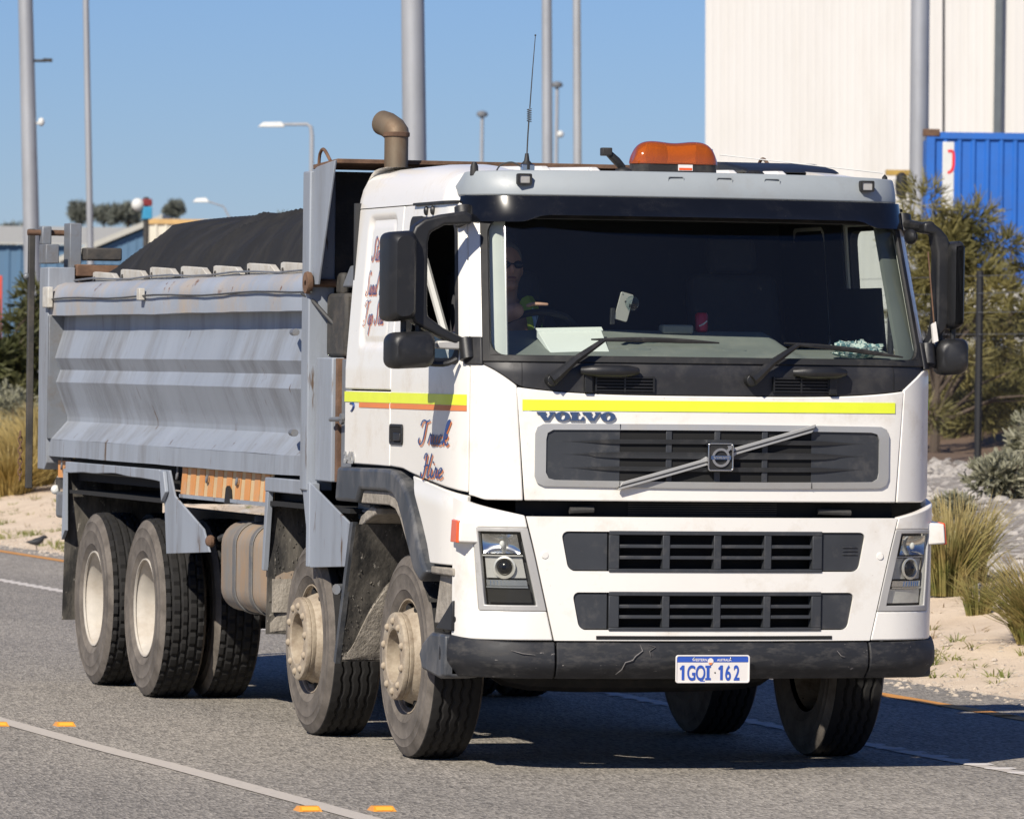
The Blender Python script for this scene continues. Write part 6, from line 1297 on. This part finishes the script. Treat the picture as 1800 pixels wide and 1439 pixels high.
# ------------------------------------------------------------------ arches, flaps, tank
for sg in (-1, 1):
    outer = [(2.475, 1.438), (1.52, 1.446), (1.38, 1.436), (1.24, 1.395), (1.12, 1.325), (1.03, 1.235), (.93, 1.11), (.83, 1.00), (.755, .955)]; inner_ = [(2.52, 1.262), (2.09, 1.262), (2.03, 1.330), (1.52, 1.332), (1.40, 1.318), (1.30, 1.275), (1.21, 1.195), (1.12, 1.09), (.98, .95), (.86, .90)]
    fn = M().prism(outer + inner_[::-1], 'x', sg * 1.13, sg * 1.262).build('wheel_arch', 'fender', truck, bevel=.018, seg=3)
    low = [(2.03, 1.328), (1.52, 1.330), (1.40, 1.315), (1.30, 1.272), (1.21, 1.192), (1.12, 1.088)]; lw = [(1.16, 1.05), (1.25, 1.13), (1.33, 1.20), (1.42, 1.245), (1.54, 1.262), (2.085, 1.26)]
    M().prism(low + lw, 'x', sg * 1.10, sg * 1.236).build('muddy_arch_lip', 'mud', fn, bevel=.006)
    g = M(); arc = [(2.10, 1.27), (1.75, 1.275), (1.5, 1.25), (1.32, 1.17), (1.2, 1.06), (1.05, .92), (.9, .80)]; g.grid(lambda a, b: Vector((sg * lerp(1.20, .62, b), pl([(i / 6, p[0]) for i, p in enumerate(arc)], a), pl([(i / 6, p[1]) for i, p in enumerate(arc)], a))), 24, 3); g.build('inner_mudguard', 'flap', truck)
    M().box(min(sg * 1.12, sg * 1.16), max(sg * 1.12, sg * 1.16), 2.12, 2.42, 1.17, 1.255).build('arch_bracket', 'steel', truck)
    for i in range(3): M().tube([(sg * 1.17, 2.13, 1.185 + i * .03), (sg * 1.17, 2.28, 1.185 + i * .03)], .008, 6).build('bracket_bolt', 'steel', truck)
    # flap behind the first axle, tilted
    def fl1(a, b, d): return Vector((sg * lerp(1.245, .78, a), lerp(2.14, 2.46, b) + d + .03 * a + .01 * noise.noise((a * 3, b * 4, 1)), lerp(1.15, .43, b)))
    M().panel(fl1, 10, 14, .015).build('mud_flap', 'flap', truck)
    M().prism([(2.14, 1.16), (2.20, 1.16), (2.50, .43), (2.46, .42)], 'x', sg * 1.236, sg * 1.262).build('flap_edge', 'fender', truck); g = M(); rl = random.Random(5)
    for i in range(160):
        a = rl.uniform(.02, .98); b = 1 - abs(rl.gauss(0, .33)); q = fl1(a, max(.02, min(.98, b)), -.001); g.ball(q, (rl.uniform(.002, .007), .004, rl.uniform(.002, .009)), 5, 3)
    o = g.build('mud_lumps', 'flap', truck, smooth=180, fix=False); o['kind'] = 'stuff'
    def cake(f, s0):  # pale mud layer, lightened and outlined as the sunlit part of the flap
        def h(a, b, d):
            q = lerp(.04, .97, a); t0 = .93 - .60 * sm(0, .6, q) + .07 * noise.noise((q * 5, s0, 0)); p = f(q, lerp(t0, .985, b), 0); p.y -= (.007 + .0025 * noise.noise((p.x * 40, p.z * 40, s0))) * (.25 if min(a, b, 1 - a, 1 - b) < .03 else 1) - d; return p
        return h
    M().panel(cake(fl1, 1), 34, 34, .004).build('sunlit_mud', 'mud', truck)
    M().prism([(1.93, 1.235), (2.02, 1.245), (2.22, 1.19), (2.28, 1.135), (2.23, 1.125), (2.12, 1.165), (1.94, 1.205)], 'x', sg * .95, sg * 1.2).build('guard_stay', 'mud', truck, bevel=.008)
    M().tube([(sg * 1.18, 2.62, .80), (sg * 1.23, 2.58, .80)], .028, 10).build('lamp_stub', 'steel', truck)
    # second axle guard plate and top
    M().prism([(3.24, 1.325), (3.11, 1.35), (2.20, 1.14), (2.34, .925), (3.05, .896)], 'x', sg * 1.238, sg * 1.25).build('guard_plate', 'binblue', truck, bevel=.003); M().box(min(sg * 1.2, sg * 1.256), max(sg * 1.2, sg * 1.256), 3.06, 3.12, .90, 1.34).build('guard_plate_rib', 'binblue', truck, bevel=.003)
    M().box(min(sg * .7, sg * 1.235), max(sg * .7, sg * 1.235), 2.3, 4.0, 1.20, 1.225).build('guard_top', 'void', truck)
    M().box(min(sg * 1.20, sg * 1.252), max(sg * 1.20, sg * 1.252), 3.252, 4.04, 1.275, 1.352).build('guard_rail', 'binblue', truck, bevel=.006)
    M().prism([(3.97, 1.275), (4.03, 1.275), (4.10, .85), (4.06, .845)], 'x', sg * 1.22, sg * 1.25).build('flap_stay', 'binblue', truck, bevel=.003)
    def fl2(a, b, d): return Vector((sg * lerp(1.225, .70, a), 4.03 + .05 * b + d + .012 * noise.noise((a * 3, b * 4, 2)), lerp(1.27, .50, b)))
    M().panel(fl2, 10, 12, .012).build('mud_flap', 'flap', truck); g = M()
    for i in range(160):
        a = rl.uniform(.02, .98); b = rl.uniform(.05, .98); q = fl2(a, b, -.001); g.ball(q, (rl.uniform(.002, .006), .004, rl.uniform(.003, .011)), 5, 3)
    o = g.build('mud_lumps', 'flap', truck, smooth=180, fix=False); o['kind'] = 'stuff'
    M().panel(cake(fl2, 2), 34, 34, .004).build('sunlit_mud', 'mud', truck)
    # rear bogie guard
    g = M(); vv = [9.08 - 2.55 * i / 20 for i in range(21)]; poly = [(v, 1.345) for v in vv] + [(v, 1.275 + .02 * math.sin((v - 6.5) * 1.2) - .012 * noise.noise((v * 2, 0, 0))) for v in reversed(vv)]
    g.prism(poly, 'x', sg * 1.225, sg * 1.256); g.build('bogie_valance', 'binblue', truck, bevel=.004); M().prism([(6.53, 1.345), (6.31, 1.345), (6.17, 1.20), (5.46, 1.03), (5.31, .905), (6.36, .862), (6.43, 1.18), (6.50, 1.27)], 'x', sg * 1.236, sg * 1.249).build('guard_plate', 'binblue', truck, bevel=.003)
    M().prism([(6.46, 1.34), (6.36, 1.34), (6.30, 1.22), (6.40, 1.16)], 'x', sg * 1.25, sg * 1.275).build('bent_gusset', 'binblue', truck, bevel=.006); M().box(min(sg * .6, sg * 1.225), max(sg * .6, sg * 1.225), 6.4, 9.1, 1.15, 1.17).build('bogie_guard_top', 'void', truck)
    M().panel(lambda a, b, d: Vector((sg * lerp(1.235, .62, a), 9.12 + .10 * b + d + .012 * noise.noise((a * 3, b * 3, 5)), lerp(1.30, .36, b))), 8, 10, .012).build('mud_flap', 'flap', truck)
    M().prism([(9.10, 1.30), (9.14, 1.30), (9.17, .86), (9.08, .92)], 'x', sg * 1.236, sg * 1.256).build('flap_stay', 'binblue', truck)
    # striped board
    bd_ = M().box(min(sg * 1.20, sg * 1.206), max(sg * 1.20, sg * 1.206), 4.02, 6.16, 1.20, 1.37).build('striped_board', 'boardye', truck); x = 4.06
    while x < 6.05: M().prism([(x + .07, 1.213), (x + .19, 1.213), (x + .14, 1.365), (x + .02, 1.365)], 'x', sg * 1.207, sg * 1.2105).build('orange_bar', 'boardor', bd_); x += .215
    M().box(min(sg * 1.19, sg * 1.225), max(sg * 1.19, sg * 1.225), 4.02, 6.16, 1.192, 1.212).build('board_lip', 'binblue', bd_); M().prism([(5.05, 1.185), (4.93, 1.185), (4.96, 1.27), (4.99, 1.285), (5.02, 1.27)], 'x', sg * 1.2115, sg * 1.230).build('board_tear', 'void', bd_)
    M().box(min(sg * 1.18, sg * 1.2), max(sg * 1.18, sg * 1.2), 9.18, 9.55, 1.24, 1.345).build('rear_board', 'boardor', truck)
    M().box(min(sg * 1.0, sg * 1.2), max(sg * 1.0, sg * 1.2), 9.35, 9.62, .985, 1.15).build('tail_lamp_box', 'steel', truck, bevel=.02); M().box(min(sg * .9, sg * 1.19), max(sg * .9, sg * 1.19), 9.3, 9.66, 1.17, 1.235).build('tail_lamp_shelf', 'darksteel', truck); M().ball((sg * 1.20, 9.62, 1.16), (.03, .03, .03), 10, 8).build('work_lamp', 'trim', truck)
# chain hanging from the tailgate bar
for i in range(9):
    c = Vector((-1.345, VR + .40, 1.50 - i * .034)); n = 12; pts = [(c.x + (.012 * math.cos(6.2832 * k / n) if i % 2 else 0), c.y + (0 if i % 2 else .012 * math.cos(6.2832 * k / n)), c.z + .022 * math.sin(6.2832 * k / n)) for k in range(n)]
    M().tube(pts, .0045, 5, True).build('chain_link', 'rust', tb)
# fuel tank
tpr = rrect(-1.215, -.72, .585, 1.085, .13, 7); rings = []
for v, k in ((4.06, .86), (4.075, .95), (4.11, 1), (5.16, 1), (5.20, .95), (5.215, .86)): rings.append([(-.968 + (x + .968) * k, v, .835 + (z - .835) * k) for x, z in tpr])
tk = loft(rings).build('fuel_tank', 'tank', truck, smooth=40); tk['label'] = 'mud-caked rounded fuel tank with two straps'
for v in (4.84, 4.46):
    so = [(-.968 + (x + .968) * 1.035, .835 + (z - .835) * 1.035) for x, z in tpr]; si = [(-.968 + (x + .968) * 1.001, .835 + (z - .835) * 1.001) for x, z in tpr]
    M().loop_plate([(a, b) for a, b in so], [(a, b) for a, b in si], 'y', v - .035, v + .035).build('tank_strap', 'strap', tk, bevel=.005)
M().lathe([(0, 1.125), (.055, 1.125), (.06, 1.115), (.06, 1.09), (.05, 1.08)], (-1.06, 4.78, 0), 'z', 18).build('filler_cap', 'black', tk); M().panel(lambda a, b, d: Vector((lerp(-1.20, -.76, a), 4.058 - d, lerp(.62, .80, b))), 6, 4, .012).build('caked_mud', 'mud', tk)
M().tube(catmull([(-1.2, 5.28, .98), (-1.15, 5.24, 1.0), (-1.05, 5.22, .97)], 4), .018, 8).build('tank_hose', 'black', tk); M().ball((-1.23, 5.36, .965), (.03, .05, .035), 10, 8).build('tank_tap', 'rust', tk)
